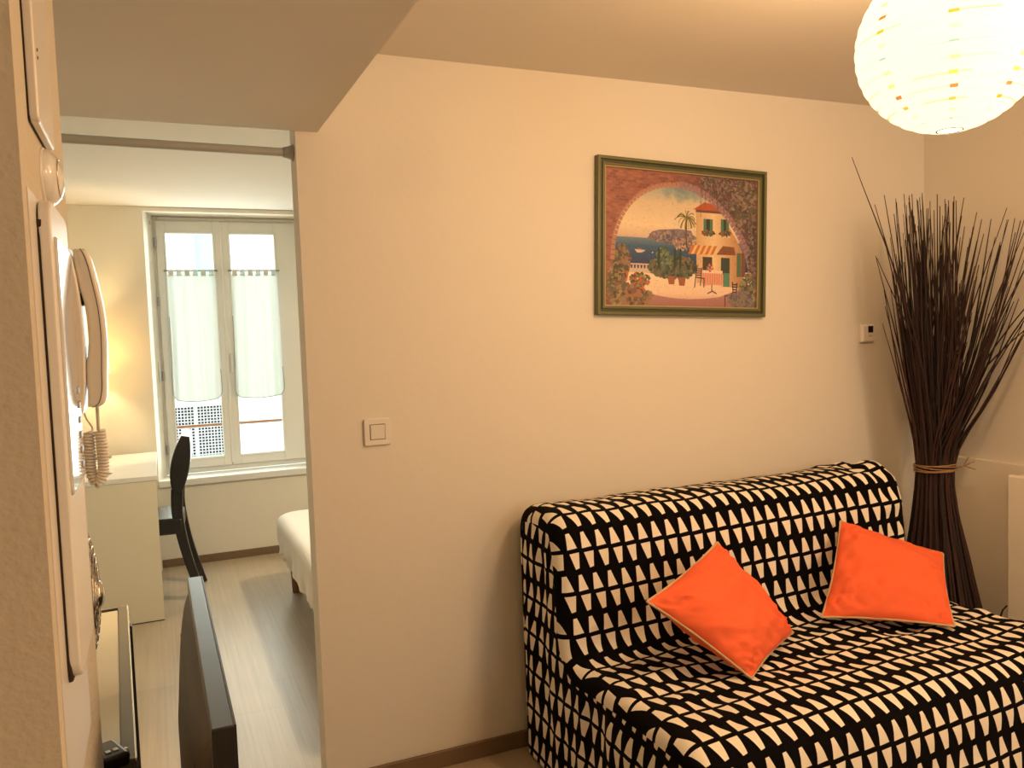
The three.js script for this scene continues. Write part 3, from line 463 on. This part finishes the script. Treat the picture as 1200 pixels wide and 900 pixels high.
{
  const t = thing('breaker_panel', 'long white breaker panel with clear window on the left pillar', 'breaker panel', [PX, 1.0, -1.07]);
  const off = (g) => g.translate(-PX, -1.0, 1.07);
  obj('mounting_board', off(box(PX, PX + 0.0012, 0.9, 1.554, -1.2, -0.93)), M.whitePlastic, t);
  obj('casing', off(coverGeo(-1.167, -0.9825, 1.032, 1.529, PX + 0.0012, PX + 0.0056, 0.02)), M.darkGap, t, 'dark gap behind the door');
  obj('door', off(coverGeo(-1.168, -0.982, 1.036, 1.553, PX + 0.0055, PX + 0.0145, 0.03)), M.doorWhite, t);
  obj('clear_window', off(coverGeo(-1.160, -1.0, 1.235, 1.515, PX + 0.0135, PX + 0.0175, 0.008)), phys({ color: lin(0.6, 0.6, 0.58), roughness: 0.08, clearcoat: 1, clearcoatRoughness: 0.06 }), t, 'glossy clear window');
  for (let k = 0; k < 6; k++) obj('breaker_lever', off(rbox(PX + 0.0165, PX + 0.019, 1.25 + 0.018 * k, 1.258 + 0.018 * k, -1.14, -1.12, 0.001)), M.steel, t);
  obj('hinge_screw', off(rbox(PX + 0.001, PX + 0.006, 1.522, 1.530, -0.99, -0.982, 0.001)), M.darkGap, t);
  const m = thing('meter_cabinet', 'white meter cabinet at the top of the left pillar', 'meter cabinet', [PX, 1.62, -1.06]);
  const off2 = (g) => g.translate(-PX, -1.62, 1.06);
  obj('casing', off2(coverGeo(-1.12, -0.9805, 1.630, 1.995, PX + 0.0005, PX + 0.0038, 0.006)), M.darkGap, m, 'dark gap behind the door');
  obj('door', off2(coverGeo(-1.125, -0.98, 1.630, 1.999, PX + 0.0038, PX + 0.0108, 0.008)), M.whitePlastic, m);
  for (const y of [1.70, 1.708]) obj('screw', off2(bar(V(PX + 0.010, y, -1.0), V(PX + 0.0115, y, -1.0), 0.0018)), M.darkGap, m);
  const c = thing('rounded_bell', 'glossy white rounded door chime between the two pillar panels', 'door chime', [PX, 1.593, -1.10]);
  const dome = new THREE.SphereGeometry(1, 40, 24, 0, 6.2832, 0, Math.PI / 2); dome.rotateZ(-Math.PI / 2); dome.scale(0.021, 0.033, 0.045); obj('dome', dome, M.glossWhite, c);
  const rim = new THREE.TorusGeometry(1, 0.06, 8, 48); rim.rotateY(Math.PI / 2); rim.scale(0.05, 0.033, 0.045); obj('rim', rim, M.whitePlastic, c);
  const rim2 = new THREE.TorusGeometry(0.66, 0.035, 8, 48); rim2.rotateY(Math.PI / 2); rim2.scale(0.03, 0.033, 0.045); rim2.translate(0.0155, 0, 0); obj('ridge', rim2, M.chrome, c);
}
// ---------- intercom handset ----------
{
  const z = -1.30, t = thing('intercom_phone', 'cream wall intercom handset with a coiled cord', 'intercom phone', [PX, 1.3, z]);
  const ex = (pts, w, bev, z0) => { const s = new THREE.Shape(); pts.forEach(([x, y], i) => i ? s.lineTo(x, y) : s.moveTo(x, y)); s.closePath(); const g = new THREE.ExtrudeGeometry(s, { depth: w - 2 * bev, bevelEnabled: true, bevelSize: bev, bevelOffset: -bev, bevelThickness: bev, bevelSegments: 4 }); g.translate(0, 0, z0 + bev); g.computeVertexNormals(); return g; };
  const sm = (pts, n) => new THREE.CatmullRomCurve3(pts.map(([x, y]) => V(x, y, 0)), false, 'centripetal').getPoints(n).map((p) => [p.x, p.y]);
  // wall base: thicker towards the middle
  obj('wall_base', ex([[0, 0.005], ...sm([[0.011, 0.005], [0.0165, 0.05], [0.018, 0.12], [0.014, 0.19], [0.007, 0.232]], 20), [0, 0.234]], 0.078, 0.003, -0.045), M.whitePlastic, t);
  const outer = sm([[0.0285, 0.012], [0.038, 0.018], [0.0428, 0.06], [0.0452, 0.105], [0.0440, 0.145], [0.0385, 0.185], [0.031, 0.222], [0.026, 0.232]], 40);
  const inner = sm([[0.0115, 0.232], [0.0105, 0.226], [0.0135, 0.19], [0.0175, 0.17], [0.0215, 0.15], [0.0228, 0.115], [0.0205, 0.085], [0.0175, 0.07], [0.0175, 0.03], [0.0165, 0.013]], 40);
  obj('handset', ex([...outer, ...inner], 0.05, 0.005, -0.028), M.whitePlastic, t);
  obj('seam', tube(outer.filter((_, i) => i % 4 === 0).map(([x, y]) => V(x - 0.0065, y, 0.0222)), 0.0005, 40, 5), M.darkGap, t);
  obj('cradle_hook', rbox(0.013, 0.020, 0.155, 0.172, -0.02, 0.012, 0.002), M.black, t);
  // coil: down from the handset, round a loop, back up to the base
  const path = new THREE.CatmullRomCurve3([V(0.028, -0.022, 0), V(0.030, -0.05, 0.002), V(0.0285, -0.085, 0.002), V(0.021, -0.097, 0), V(0.0145, -0.085, -0.004), V(0.0135, -0.05, -0.005), V(0.013, -0.024, -0.005)]), n = 900, turns = 34, fr = path.computeFrenetFrames(n, false), pts = [];
  for (let i = 0; i <= n; i++) { const a = i / n * turns * 6.2832, p = path.getPointAt(i / n); pts.push(p.addScaledVector(V(0, 0, 1), 0.0058 * Math.cos(a)).addScaledVector(V(0, 0, 1).cross(fr.tangents[i]).normalize(), 0.0058 * Math.sin(a))); }
  obj('coiled_cord', [new THREE.TubeGeometry(new THREE.CatmullRomCurve3(pts), 1800, 0.0022, 7), tube([V(0.028, 0.016, -0.003), V(0.0275, -0.005, -0.002), V(0.028, -0.024, 0.004)], 0.0015, 14, 6), tube([V(0.008, 0.008, -0.01), V(0.012, -0.006, -0.01), V(0.019, -0.020, -0.004), V(0.0135, -0.026, 0)], 0.0015, 20, 6)], M.whitePlastic, t);
}
// ---------- table with the fan ----------
{
  const t = thing('side_table', 'black-framed side table with a pale glossy top along the left wall', 'table', [-0.0865, 0, -1.96], 0.042);
  const y = 0.70, w = 0.40, h = 0.46, f = 0.024;
  obj('table_top', rbox(-w + f, -f, y - 0.012, y - 0.003, -h + f, h - f, 0.001), phys({ color: lin(0.62, 0.57, 0.45), roughness: 0.06, clearcoat: 1, clearcoatRoughness: 0.02 }), t, 'pale glossy glass top');
  const fm = std({ color: lin(0.10, 0.095, 0.08), roughness: 0.32, metalness: 0.4 });
  obj('top_frame', [rbox(-f, 0, y - 0.05, y, -h, h, 0.002), rbox(-w, -w + f, y - 0.05, y, -h, h, 0.002), rbox(-w + f, -f, y - 0.05, y, -h, -h + f * 0.6, 0.002), rbox(-w + f, -f, y - 0.05, y, h - f * 0.6, h, 0.002)], fm, t);
  obj('edge_strip', rbox(-0.002, 0.0012, y - 0.004, y + 0.0006, -h, h, 0.0005), M.chrome, t);
  for (const [x, z] of [[-0.006, -h + 0.016], [-0.006, h - 0.016], [-w + 0.012, -h + 0.016], [-w + 0.012, h - 0.016]]) obj('leg', rbox(x - 0.014, x + 0.014, 0, y - 0.05, z - 0.014, z + 0.014, 0.002), M.black, t);

  const fan = thing('desk_fan', 'small chrome wire desk fan on the black-framed side table', 'fan', [-0.147, y, -1.60]);
  const yc = 0.262, R = 0.126, ring = (r, x, k = 0.0017) => { const g = new THREE.TorusGeometry(r, k, 6, 64); g.rotateY(Math.PI / 2); g.translate(x, yc, 0); return g; };
  const dome = (s) => { const a = []; for (let k = 1; k <= 9; k++) { const q = k / 9; a.push(ring(R * q, s * 0.034 * Math.sqrt(1 - q * q * 0.94))); } for (let k = 0; k < 14; k++) { const p = []; for (let i = 1; i <= 8; i++) { const q = i / 8, b = k / 14 * 6.283; p.push(V(s * 0.034 * Math.sqrt(1 - q * q * 0.94), yc + R * q * Math.cos(b), R * q * Math.sin(b))); } a.push(tube(p, 0.0012, 14, 5)); } return a; };
  obj('front_guard', dome(1), M.chrome, fan); obj('rear_guard', dome(-1), M.chrome, fan);
  obj('rim', ring(R, 0, 0.004), M.chrome, fan);
  const cap = new THREE.SphereGeometry(0.024, 24, 12, 0, 6.2832, 0, Math.PI / 2); cap.rotateZ(-Math.PI / 2); cap.scale(0.4, 1, 1); cap.translate(0.033, yc, 0); obj('guard_cap', cap, M.chrome, fan);
  for (let k = 0; k < 4; k++) { const g = gridMesh(10, 8, (u, v) => { const a = (u - 0.5) * 0.9, q = 0.02 + 0.085 * v; return [0.016 * (u - 0.5) * (0.4 + v), q * Math.cos(a), q * Math.sin(a)]; }); g.rotateX(k * Math.PI / 2); g.translate(0.004, yc, 0); obj('blade', g, std({ color: lin(0.3, 0.3, 0.3), metalness: 1, roughness: 0.3, side: THREE.DoubleSide }), fan); }
  obj('motor', [bar(V(-0.10, yc, 0), V(-0.03, yc, 0), 0.038, 28, 0.03)], M.chrome, fan);
  obj('stand', [bar(V(-0.07, 0.02, 0), V(-0.07, yc - 0.02, 0), 0.009), bar(V(-0.075, yc - 0.04, 0), V(-0.065, yc - 0.01, 0), 0.014)], M.chrome, fan);
  const bs = new THREE.LatheGeometry([[0, 0], [0.088, 0], [0.09, 0.006], [0.08, 0.022], [0.03, 0.03], [0, 0.031]].map((a) => new THREE.Vector2(...a)), 40); bs.translate(-0.07, 0, 0); obj('base', bs, M.black, fan, 'black base');

  const rm = thing('remote_control', 'small black gadget lying on the edge of the pale tabletop', 'remote control', [-0.112, y - 0.003, -1.505], 0.4);
  obj('body', rbox(-0.028, 0.026, 0.0, 0.026, -0.036, 0.036, 0.008, 3), M.black, rm);
  obj('lens', bar(V(0.02, 0.013, 0.01), V(0.031, 0.013, 0.01), 0.009), M.steel, rm);
  obj('button_row', [0, 1, 2].map((k) => rbox(-0.018 + 0.012 * k, -0.010 + 0.012 * k, 0.025, 0.028, 0.008, 0.018, 0.001)), M.steel, rm);
}
// ---------- television on its bench ----------
{
  const t = thing('television', 'black flat television seen edge-on beside the doorway', 'television', [0.049, 0.44, -1.385], 0.004);
  const l = 0.355, yb = 0.075, yt = 0.492;
  const shell = std({ color: lin(0.045, 0.047, 0.045), roughness: 0.3 }), back = std({ color: lin(0.055, 0.042, 0.03), roughness: 0.5 });
  obj('casing', rbox(-0.014, 0.0125, yb, yt, -l, l, 0.002), shell, t);
  obj('screen', rbox(0.0115, 0.0138, yb + 0.022, yt - 0.014, -l + 0.014, l - 0.014, 0.0008), phys({ color: lin(0.004, 0.004, 0.005), roughness: 0.08 }), t, 'glossy black screen');
  obj('bezel', [rbox(0.0118, 0.0152, yt - 0.014, yt, -l, l, 0.001), rbox(0.0118, 0.0152, yb, yb + 0.022, -l, l, 0.001), rbox(0.0118, 0.0152, yb + 0.02, yt - 0.012, -l, -l + 0.014, 0.001), rbox(0.0118, 0.0152, yb + 0.02, yt - 0.012, l - 0.014, l, 0.001)], M.black, t);
  obj('near_end_cap', rbox(-0.0138, 0.0123, yb + 0.001, yt - 0.001, l - 0.001, l + 0.002, 0.001), M.black, t);
  const g = gridMesh(40, 30, (u, v) => { const a = u * 2 - 1, b = v * 2 - 1, k = Math.max(Math.abs(a) ** 6, Math.abs(b) ** 4), d = 0.034 * Math.max(0, 1 - k) ** 0.7 * (b > 0 ? 1 - 0.45 * b : 1); return [-0.0135 - d, yb + 0.02 + (yt - yb - 0.045) * v, -(l - 0.018) * a]; }); g.index.array.reverse(); g.computeVertexNormals();
  obj('back_cover', g, back, t);
  const slots = []; for (let k = 0; k < 60; k++) slots.push(rbox(-0.0335, -0.0318 + 0.004, yt - 0.088, yt - 0.083, -0.27 + k * 0.009, -0.2655 + k * 0.009, 0.0005, 1)); obj('vent_slots', slots, M.blackMatte, t);
  obj('neck', rbox(-0.02, 0.015, 0.01, yb + 0.02, -0.05, 0.05, 0.006), M.black, t);
  obj('stand_base', rbox(-0.1, 0.09, 0, 0.014, -0.2, 0.2, 0.006), M.black, t);
  const b = thing('media_bench', 'low black bench under the black television', 'bench', [0.075, 0, -1.22]);
  obj('top_board', rbox(-0.11, 0.16, 0.41, 0.44, -0.42, 0.4, 0.003), M.black, b); obj('lower_shelf', rbox(-0.10, 0.15, 0.12, 0.14, -0.4, 0.38, 0.003), M.black, b);
  for (const z of [-0.41, 0.37]) obj('side_panel', rbox(-0.11, 0.16, 0, 0.41, z, z + 0.022, 0.003), M.black, b);
}

// ---------- bedroom ----------
{
  const d = thing('desk', 'plain white desk with a solid end panel in the bedroom', 'desk', [-0.34, 0, -4.995]);
  const cream = std({ color: lin(0.76, 0.70, 0.55), roughness: 0.45 });
  obj('end_panel', rbox(-0.30, 0.31, 0.004, 0.72, 0.48, 0.504, 0.002), cream, d);
  obj('end_panel', rbox(-0.30, 0.31, 0.004, 0.72, -0.504, -0.48, 0.002), cream, d);
  obj('desk_top', rbox(-0.305, 0.315, 0.72, 0.745, -0.508, 0.508, 0.003), M.whiteWood, d);
  obj('back_panel', rbox(-0.3, -0.285, 0.3, 0.72, -0.48, 0.48, 0.002), cream, d);
  obj('floor_strip', box(-0.30, 0.31, 0, 0.005, 0.479, 0.505), M.darkGap, d);
  const p = thing('pen', 'thin grey pen lying on the white desk', 'pen', [-0.30, 0.745, -4.66], 0.3);
  obj('barrel', bar(V(-0.055, 0.004, 0), V(0.055, 0.004, 0), 0.004, 10), M.steel, p); obj('tip', bar(V(0.055, 0.004, 0), V(0.068, 0.004, 0), 0.0035, 10, 0.0008), M.black, p);

  const lp = thing('table_lamp', 'lit table lamp on the desk, mostly hidden behind the intercom', 'lamp', [-0.33, 0.745, -5.40]);
  const st = std({ color: lin(0.3, 0.27, 0.22), roughness: 0.4, metalness: 0.5 });
  obj('lamp_base', new THREE.LatheGeometry([[0, 0], [0.06, 0], [0.062, 0.008], [0.02, 0.02], [0.009, 0.04], [0.009, 0.58], [0, 0.58]].map((a) => new THREE.Vector2(...a)), 32), st, lp);
  obj('lamp_shade', new THREE.LatheGeometry([[0.085, 0.50], [0.065, 0.72]].map((a) => new THREE.Vector2(...a)), 40), phys({ color: lin(0.7, 0.58, 0.36), roughness: 0.9, transmission: 0.3, thickness: 0, side: THREE.DoubleSide }), lp);
  const bb = new THREE.SphereGeometry(0.024, 20, 14); bb.translate(0, 0.61, 0); obj('bulb', bb, std({ color: 0xffffff, emissive: lin(1, 0.8, 0.5), emissiveIntensity: 3 }), lp);
  const l = new THREE.PointLight(new THREE.Color().setRGB(...DESK_LAMP.rgb), DESK_LAMP.power); l.name = 'desk_lamp_bulb'; l.position.set(-0.33, 0.745 + 0.61, -5.40); scene.add(l);
}
{
  const L = V(1.25, 1.84, -3.75), t = thing('pendant_lamp', 'lit white enamel pendant lamp in the bedroom behind the partition wall', 'lamp', L.toArray());
  obj('lamp_shade', new THREE.LatheGeometry([[0.03, 0.10], [0.06, 0.085], [0.105, 0.03], [0.12, -0.04], [0.11, -0.085]].map((a) => new THREE.Vector2(...a)), 40), std({ color: lin(0.85, 0.83, 0.78), roughness: 0.3, side: THREE.DoubleSide }), t);
  const b = new THREE.SphereGeometry(0.03, 20, 14); b.translate(0, -0.05, 0); obj('bulb', b, std({ color: 0xffffff, emissive: lin(1, 0.8, 0.5), emissiveIntensity: 3 }), t);
  obj('cable', bar(V(0, 0.1, 0), V(0, H - L.y, 0), 0.003), M.whitePlastic, t); obj('lamp_holder', bar(V(0, -0.02, 0), V(0, 0.12, 0), 0.018), M.whitePlastic, t);
  const l = new THREE.PointLight(new THREE.Color().setRGB(...BED_LAMP.rgb), BED_LAMP.power); l.name = 'pendant_bulb'; l.position.copy(L); l.position.y -= 0.05; l.shadow.radius = 3; scene.add(l);
}
{ // chair, its back to the right, pushed under the desk
  const t = thing('dining_chair', 'black padded dining chair pushed under the white desk', 'chair', [0.092, 0, -4.95], -0.06);
  const side = (pts) => new THREE.CatmullRomCurve3(pts.map(([x, y]) => V(x, y, 0)), false, 'centripetal');
  const ribbon = (pts, th, z0, z1, n = 40, taper) => { // a curved slab in profile, extruded across
    const c = side(pts), P = c.getPoints(n), s = new THREE.Shape(), A = [], B = [];
    P.forEach((p, i) => { const a = P[Math.max(0, i - 1)], b = P[Math.min(n, i + 1)], d = b.clone().sub(a).normalize(), k = th * (taper ? taper(i / n) : 1) / 2; A.push([p.x - d.y * k, p.y + d.x * k]); B.push([p.x + d.y * k, p.y - d.x * k]); });
    [...A, ...B.reverse()].forEach(([x, y], i) => i ? s.lineTo(x, y) : s.moveTo(x, y)); s.closePath();
    const g = new THREE.ExtrudeGeometry(s, { depth: z1 - z0 - 0.012, bevelEnabled: true, bevelSize: 0.006, bevelOffset: -0.006, bevelThickness: 0.006, bevelSegments: 3 }); g.translate(0, 0, z0 + 0.006); g.computeVertexNormals(); return g;
  };
  obj('backrest', ribbon([[-0.012, 0.60], [0.002, 0.70], [0.022, 0.80], [0.046, 0.905]], 0.094, -0.2, 0.2, 30, (k) => 0.5 + 2.2 * k * (1 - k) - 0.05 * k), M.leather, t);
  obj('seat', rbox(-0.43, 0.01, 0.375, 0.465, -0.2, 0.2, 0.018, 4), M.leather, t);
  for (const z of [[-0.195, -0.155], [0.155, 0.195]]) obj('rear_leg', ribbon([[-0.012, 0.62], [-0.018, 0.5], [-0.008, 0.40], [0.015, 0.27], [0.05, 0.13], [0.088, 0.0]], 0.062, z[0], z[1], 40, (k) => 1 - 0.35 * k), M.leather, t);
  for (const z of [-0.175, 0.175]) obj('front_leg', rbox(-0.42, -0.385, 0, 0.385, z - 0.018, z + 0.018, 0.003), M.leather, t);
}
{ // bed
  const t = thing('bed', 'bed with a white fitted sheet and wooden legs by the window', 'bed', [1.29, 0, -3.86]);
  const sheet = std({ color: lin(0.80, 0.76, 0.69), roughness: 0.85 });
  const X = 0.72, Z = 0.91;
  // rounded-rectangle outline followed by the sheet: mattress top is domed at the rim and the sheet falls to an uneven hem
  const out = (a, inset) => { const r = 0.09, hx = X - inset, hz = Z - inset, per = [[hx - r, hz - r, 0], [-hx + r, hz - r, 1], [-hx + r, -hz + r, 2], [hx - r, -hz + r, 3]]; const L = [2 * (hx - r), 2 * (hz - r)]; const q = Math.PI / 2 * r, total = 4 * q + 2 * L[0] + 2 * L[1]; let s = a * total; for (let k = 0; k < 4; k++) { const [cx, cz] = per[k]; if (s <= q) { const b = k * Math.PI / 2 + s / r; return [cx + r * Math.cos(b), cz + r * Math.sin(b)]; } s -= q; const l = k % 2 ? L[1] : L[0]; const d = [[-1, 0], [0, -1], [1, 0], [0, 1]][k]; const b = (k + 1) * Math.PI / 2; if (s <= l || k === 3) return [cx + r * Math.cos(b) + d[0] * s, cz + r * Math.sin(b) + d[1] * s]; s -= l; } };
  const cover = gridMesh(300, 40, (a, b) => {
    const prof = b < 0.4 ? null : (b - 0.4) / 0.6; let inset, y;
    if (b < 0.4) { inset = 0.6 - 0.545 * (b / 0.4); y = 0.437; } else if (prof < 0.35) { const k = prof / 0.35 * Math.PI / 2; inset = 0.055 * (1 - Math.sin(k)); y = 0.437 - 0.055 * (1 - Math.cos(k)); } else { inset = 0; y = 0.382 - (prof - 0.35) / 0.65 * (0.15 + 0.02 * N3(a * 40, 3, 3)); }
    const [x, z] = out(a, inset); const drop = prof > 0.35 ? (prof - 0.35) / 0.65 : 0, w = 0.018 * N3(a * 90, y * 9, 5) * drop + 0.004 * N3(x * 9, y * 12, z * 9);
    const len = Math.hypot(x, z); return [x + x / len * (w - 0.03 * drop * 0.3), y + (b < 0.4 ? 0.003 * N3(x * 6, 1, z * 6) : 0), z + z / len * (w - 0.03 * drop * 0.3), x, z];
  });
  cover.index.array.reverse(); cover.computeVertexNormals();
  obj('fitted_sheet', cover, sheet, t);
  const centre = new THREE.Mesh(); // flat middle of the sheet
  obj('mattress', rbox(-X + 0.03, X - 0.03, 0.24, 0.434, -Z + 0.03, Z - 0.03, 0.05, 5), sheet, t);
  const skirt = gridMesh(260, 12, (a, b) => { const [x, z] = out(a, 0.018 + 0.012 * b), w = 0.012 * N3(a * 110, b * 2, 8) * b, l = Math.hypot(x, z); return [x + x / l * w, 0.27 - b * (0.085 + 0.02 * N3(a * 50, 4, 9)), z + z / l * w]; }); skirt.index.array.reverse(); skirt.computeVertexNormals();
  obj('base_cover', skirt, sheet, t);
  obj('bed_base', rbox(-X + 0.04, X - 0.04, 0.19, 0.26, -Z + 0.04, Z - 0.04, 0.006), sheet, t);
  const wood = std({ color: lin(0.22, 0.09, 0.04), roughness: 0.45 });
  for (const x of [-X + 0.085, X - 0.085]) for (const z of [-Z + 0.14, Z - 0.1]) { const g = new THREE.CylinderGeometry(0.034, 0.026, 0.2, 20); g.translate(x, 0.1, z); obj('leg', g, wood, t, 'reddish wooden leg'); }
}
// café curtains on the two sashes
{
  const sheer = phys({ color: lin(0.80, 0.84, 0.82), roughness: 0.9, transmission: 0.52, thickness: 0, side: THREE.DoubleSide }), hemM = std({ color: lin(0.33, 0.36, 0.33), roughness: 0.9 }), rodM = std({ color: lin(0.25, 0.27, 0.25), roughness: 0.4, metalness: 0.5 });
  const make = (label, x0, x1, seed, bow) => {
    const z = -BACK - 0.2 + 0.036, yt = 1.852, yb = 1.035, t = thing('cafe_curtain', label, 'curtain', [(x0 + x1) / 2, yb, z], 0, 'white café curtains on the window'), c = (x0 + x1) / 2;
    const edge = (u) => 0.022 * Math.cos((u - 0.5) * Math.PI * 0.9) - 0.012;
    const P = (u, v) => { const g = 1 + bow * v * v, x = (x0 - c) * g + (x1 - x0) * g * u, y = (yt - yb) * (1 - v) - edge(u) * v + (Math.min(u, 1 - u) < 0.06 ? 0.03 * v * (1 - Math.min(u, 1 - u) / 0.06) : 0); return [x, y, 0.011 * Math.sin(u * 26 + seed + v * 1.2 * Math.sin(u * 9)) * (0.4 + 0.6 * v) + 0.006 * N3(u * 6, v * 3, seed)]; };
    obj('cloth', gridMesh(90, 30, P), sheer, t);
    const pts = [P(0, 0.35), P(0.0, 0.7)]; for (let i = 0; i <= 24; i++) pts.push(P(i / 24, 1)); pts.push(P(1, 0.8));
    obj('hem', tube(pts.map((p) => V(p[0], p[1], p[2] + 0.001)), 0.0026, 120, 5), hemM, t);
    for (let k = 0; k < 6; k++) { const u = (k + 0.5) / 6, xx = x0 - c + (x1 - x0) * u; obj('tab', [rbox(xx - 0.016, xx + 0.016, yt - yb - 0.006, yt - yb + 0.03, 0.004, 0.007, 0.001), rbox(xx - 0.016, xx + 0.016, yt - yb - 0.010, yt - yb - 0.004, -0.012, 0.012, 0.002)], k % 2 ? sheer : std({ color: lin(0.72, 0.74, 0.70), roughness: 0.9 }), t); }
    obj('rod', bar(V(x0 - c - 0.012, yt - yb + 0.024, 0.0), V(x1 - c + 0.012, yt - yb + 0.024, 0.0), 0.0045), rodM, t);
    for (const s of [-1, 1]) obj('rod_bracket', bar(V(s * ((x1 - x0) / 2 + 0.012), yt - yb + 0.024, 0), V(s * ((x1 - x0) / 2 + 0.012), yt - yb + 0.024, -0.022), 0.005), rodM, t);
  };
  make('sheer white half curtain on the left window sash', 0.098, 0.392, 0.4, 0.0);
  make('sheer white half curtain on the right window sash', 0.488, 0.786, 2.1, 0.06);
  const k = thing('shutter_crank', 'white shutter crank rod hanging down the left of the window', 'crank rod', [0.012, 1.1, -BACK - 0.155]);
  const wm = M.whiteWood;
  obj('rod', bar(V(-0.006, 0.22, 0), V(-0.008, 1.075, 0), 0.0055), wm, k); obj('bracket', [rbox(-0.022, 0.008, 1.065, 1.09, -0.012, 0.012, 0.003), bar(V(-0.012, 1.04, 0), V(-0.012, 1.10, 0), 0.008)], M.steel, k);
  obj('crank_handle', [bar(V(-0.006, 0.22, 0), V(0.008, 0.19, 0.01), 0.005), bar(V(0.008, 0.19, 0.01), V(0.012, 0.06, 0.012), 0.0065)], wm, k);
}
// ---------- outside ----------
{
  const r = thing('window_guard_rail', 'orange-brown guard rail outside the bedroom window', 'rail', [0.45, 0.835, -5.965]);
  obj('top_rail', rbox(-0.46, 0.46, 0, 0.018, -0.012, 0.012, 0.003), std({ color: lin(0.42, 0.20, 0.11), roughness: 0.6 }), r);
  for (const x of [-0.45, 0.45]) obj('wall_fixing', rbox(x - 0.02, x + 0.02, -0.01, 0.026, -0.012, 0.012), M.steel, r);
  const b = thing('opposite_house', 'sunless white house front across the street with grilled window', 'house', [0.4, 0, -8.6]);
  const wm = std({ color: lin(0.86, 0.88, 0.85), roughness: 0.9, bumpMap: plasterBump, bumpScale: 0.003 });
  const o = (g) => g.translate(-0.4, 0, 8.6), fz = -8.6;
  // wall with two openings
  const s = new THREE.Shape([[-6, -4], [7, -4], [7, 3.6], [-6, 3.6]].map((a) => new THREE.Vector2(a[0] - 0.4, a[1]))); for (const [x0, x1, y0, y1] of [[-0.42, 0.62, 0.29, 0.79], [0.40, 0.64, 2.02, 2.62]]) s.holes.push(new THREE.Path([[x0, y0], [x0, y1], [x1, y1], [x1, y0]].map((a) => new THREE.Vector2(a[0] - 0.4, a[1]))));
  const wg = new THREE.ExtrudeGeometry(s, { depth: 0.3, bevelEnabled: false }); wg.translate(0, 0, -0.3);
  obj('house_wall', metric(wg), wm, b);
  const win = new THREE.Group(); win.name = 'window'; b.add(win); win.userData.label = 'low window behind a white mesh grille';
  obj('pane', o(box(-0.42, 0.62, 0.29, 0.79, fz - 0.16, fz - 0.14)), std({ color: lin(0.012, 0.010, 0.045), roughness: 0.5 }), win);
  obj('mullion', o(rbox(0.325, 0.355, 0.29, 0.79, fz - 0.13, fz - 0.07)), wm, win); obj('mullion', o(rbox(-0.11, -0.08, 0.29, 0.79, fz - 0.13, fz - 0.07)), wm, win);
  const gr = []; for (let x = -0.40; x < 0.62; x += 0.03) gr.push(box(x - 0.0032, x + 0.0032, 0.29, 0.79, fz - 0.055, fz - 0.048)); for (let y = 0.31; y < 0.79; y += 0.03) gr.push(box(-0.42, 0.62, y - 0.0032, y + 0.0032, fz - 0.055, fz - 0.048)); gr.forEach(o);
  const gm = obj('grille', gr, std({ color: lin(0.85, 0.87, 0.85), roughness: 0.7 }), win); gm.userData.kind = 'stuff';
  const w2 = new THREE.Group(); w2.name = 'window'; b.add(w2);
  obj('pane', o(box(0.40, 0.64, 2.02, 2.62, fz - 0.12, fz - 0.10)), std({ color: lin(0.45, 0.78, 0.70), roughness: 0.4 }), w2, 'pale green pane');
  obj('window_frame', o(box(0.40, 0.415, 2.02, 2.62, fz - 0.1, fz - 0.06)), wm, w2);
  struct('street_ground', box(-12, 14, -4.2, -4, -12, -6), std({ color: lin(0.45, 0.45, 0.44), roughness: 0.95 }));
}

scene.traverse((o) => { if (o.isMesh) { o.castShadow = true; o.receiveShadow = true; } if (o.isPointLight) { o.castShadow = true; o.shadow.mapSize.set(1024, 1024); } });
const renderer = new THREE.WebGLRenderer({ antialias: true });
renderer.toneMapping = THREE.LinearToneMapping;
renderer.toneMappingExposure = EXPOSURE;
renderer.outputColorSpace = THREE.SRGBColorSpace;
renderer.shadowMap.enabled = true;
renderer.render(scene, camera);
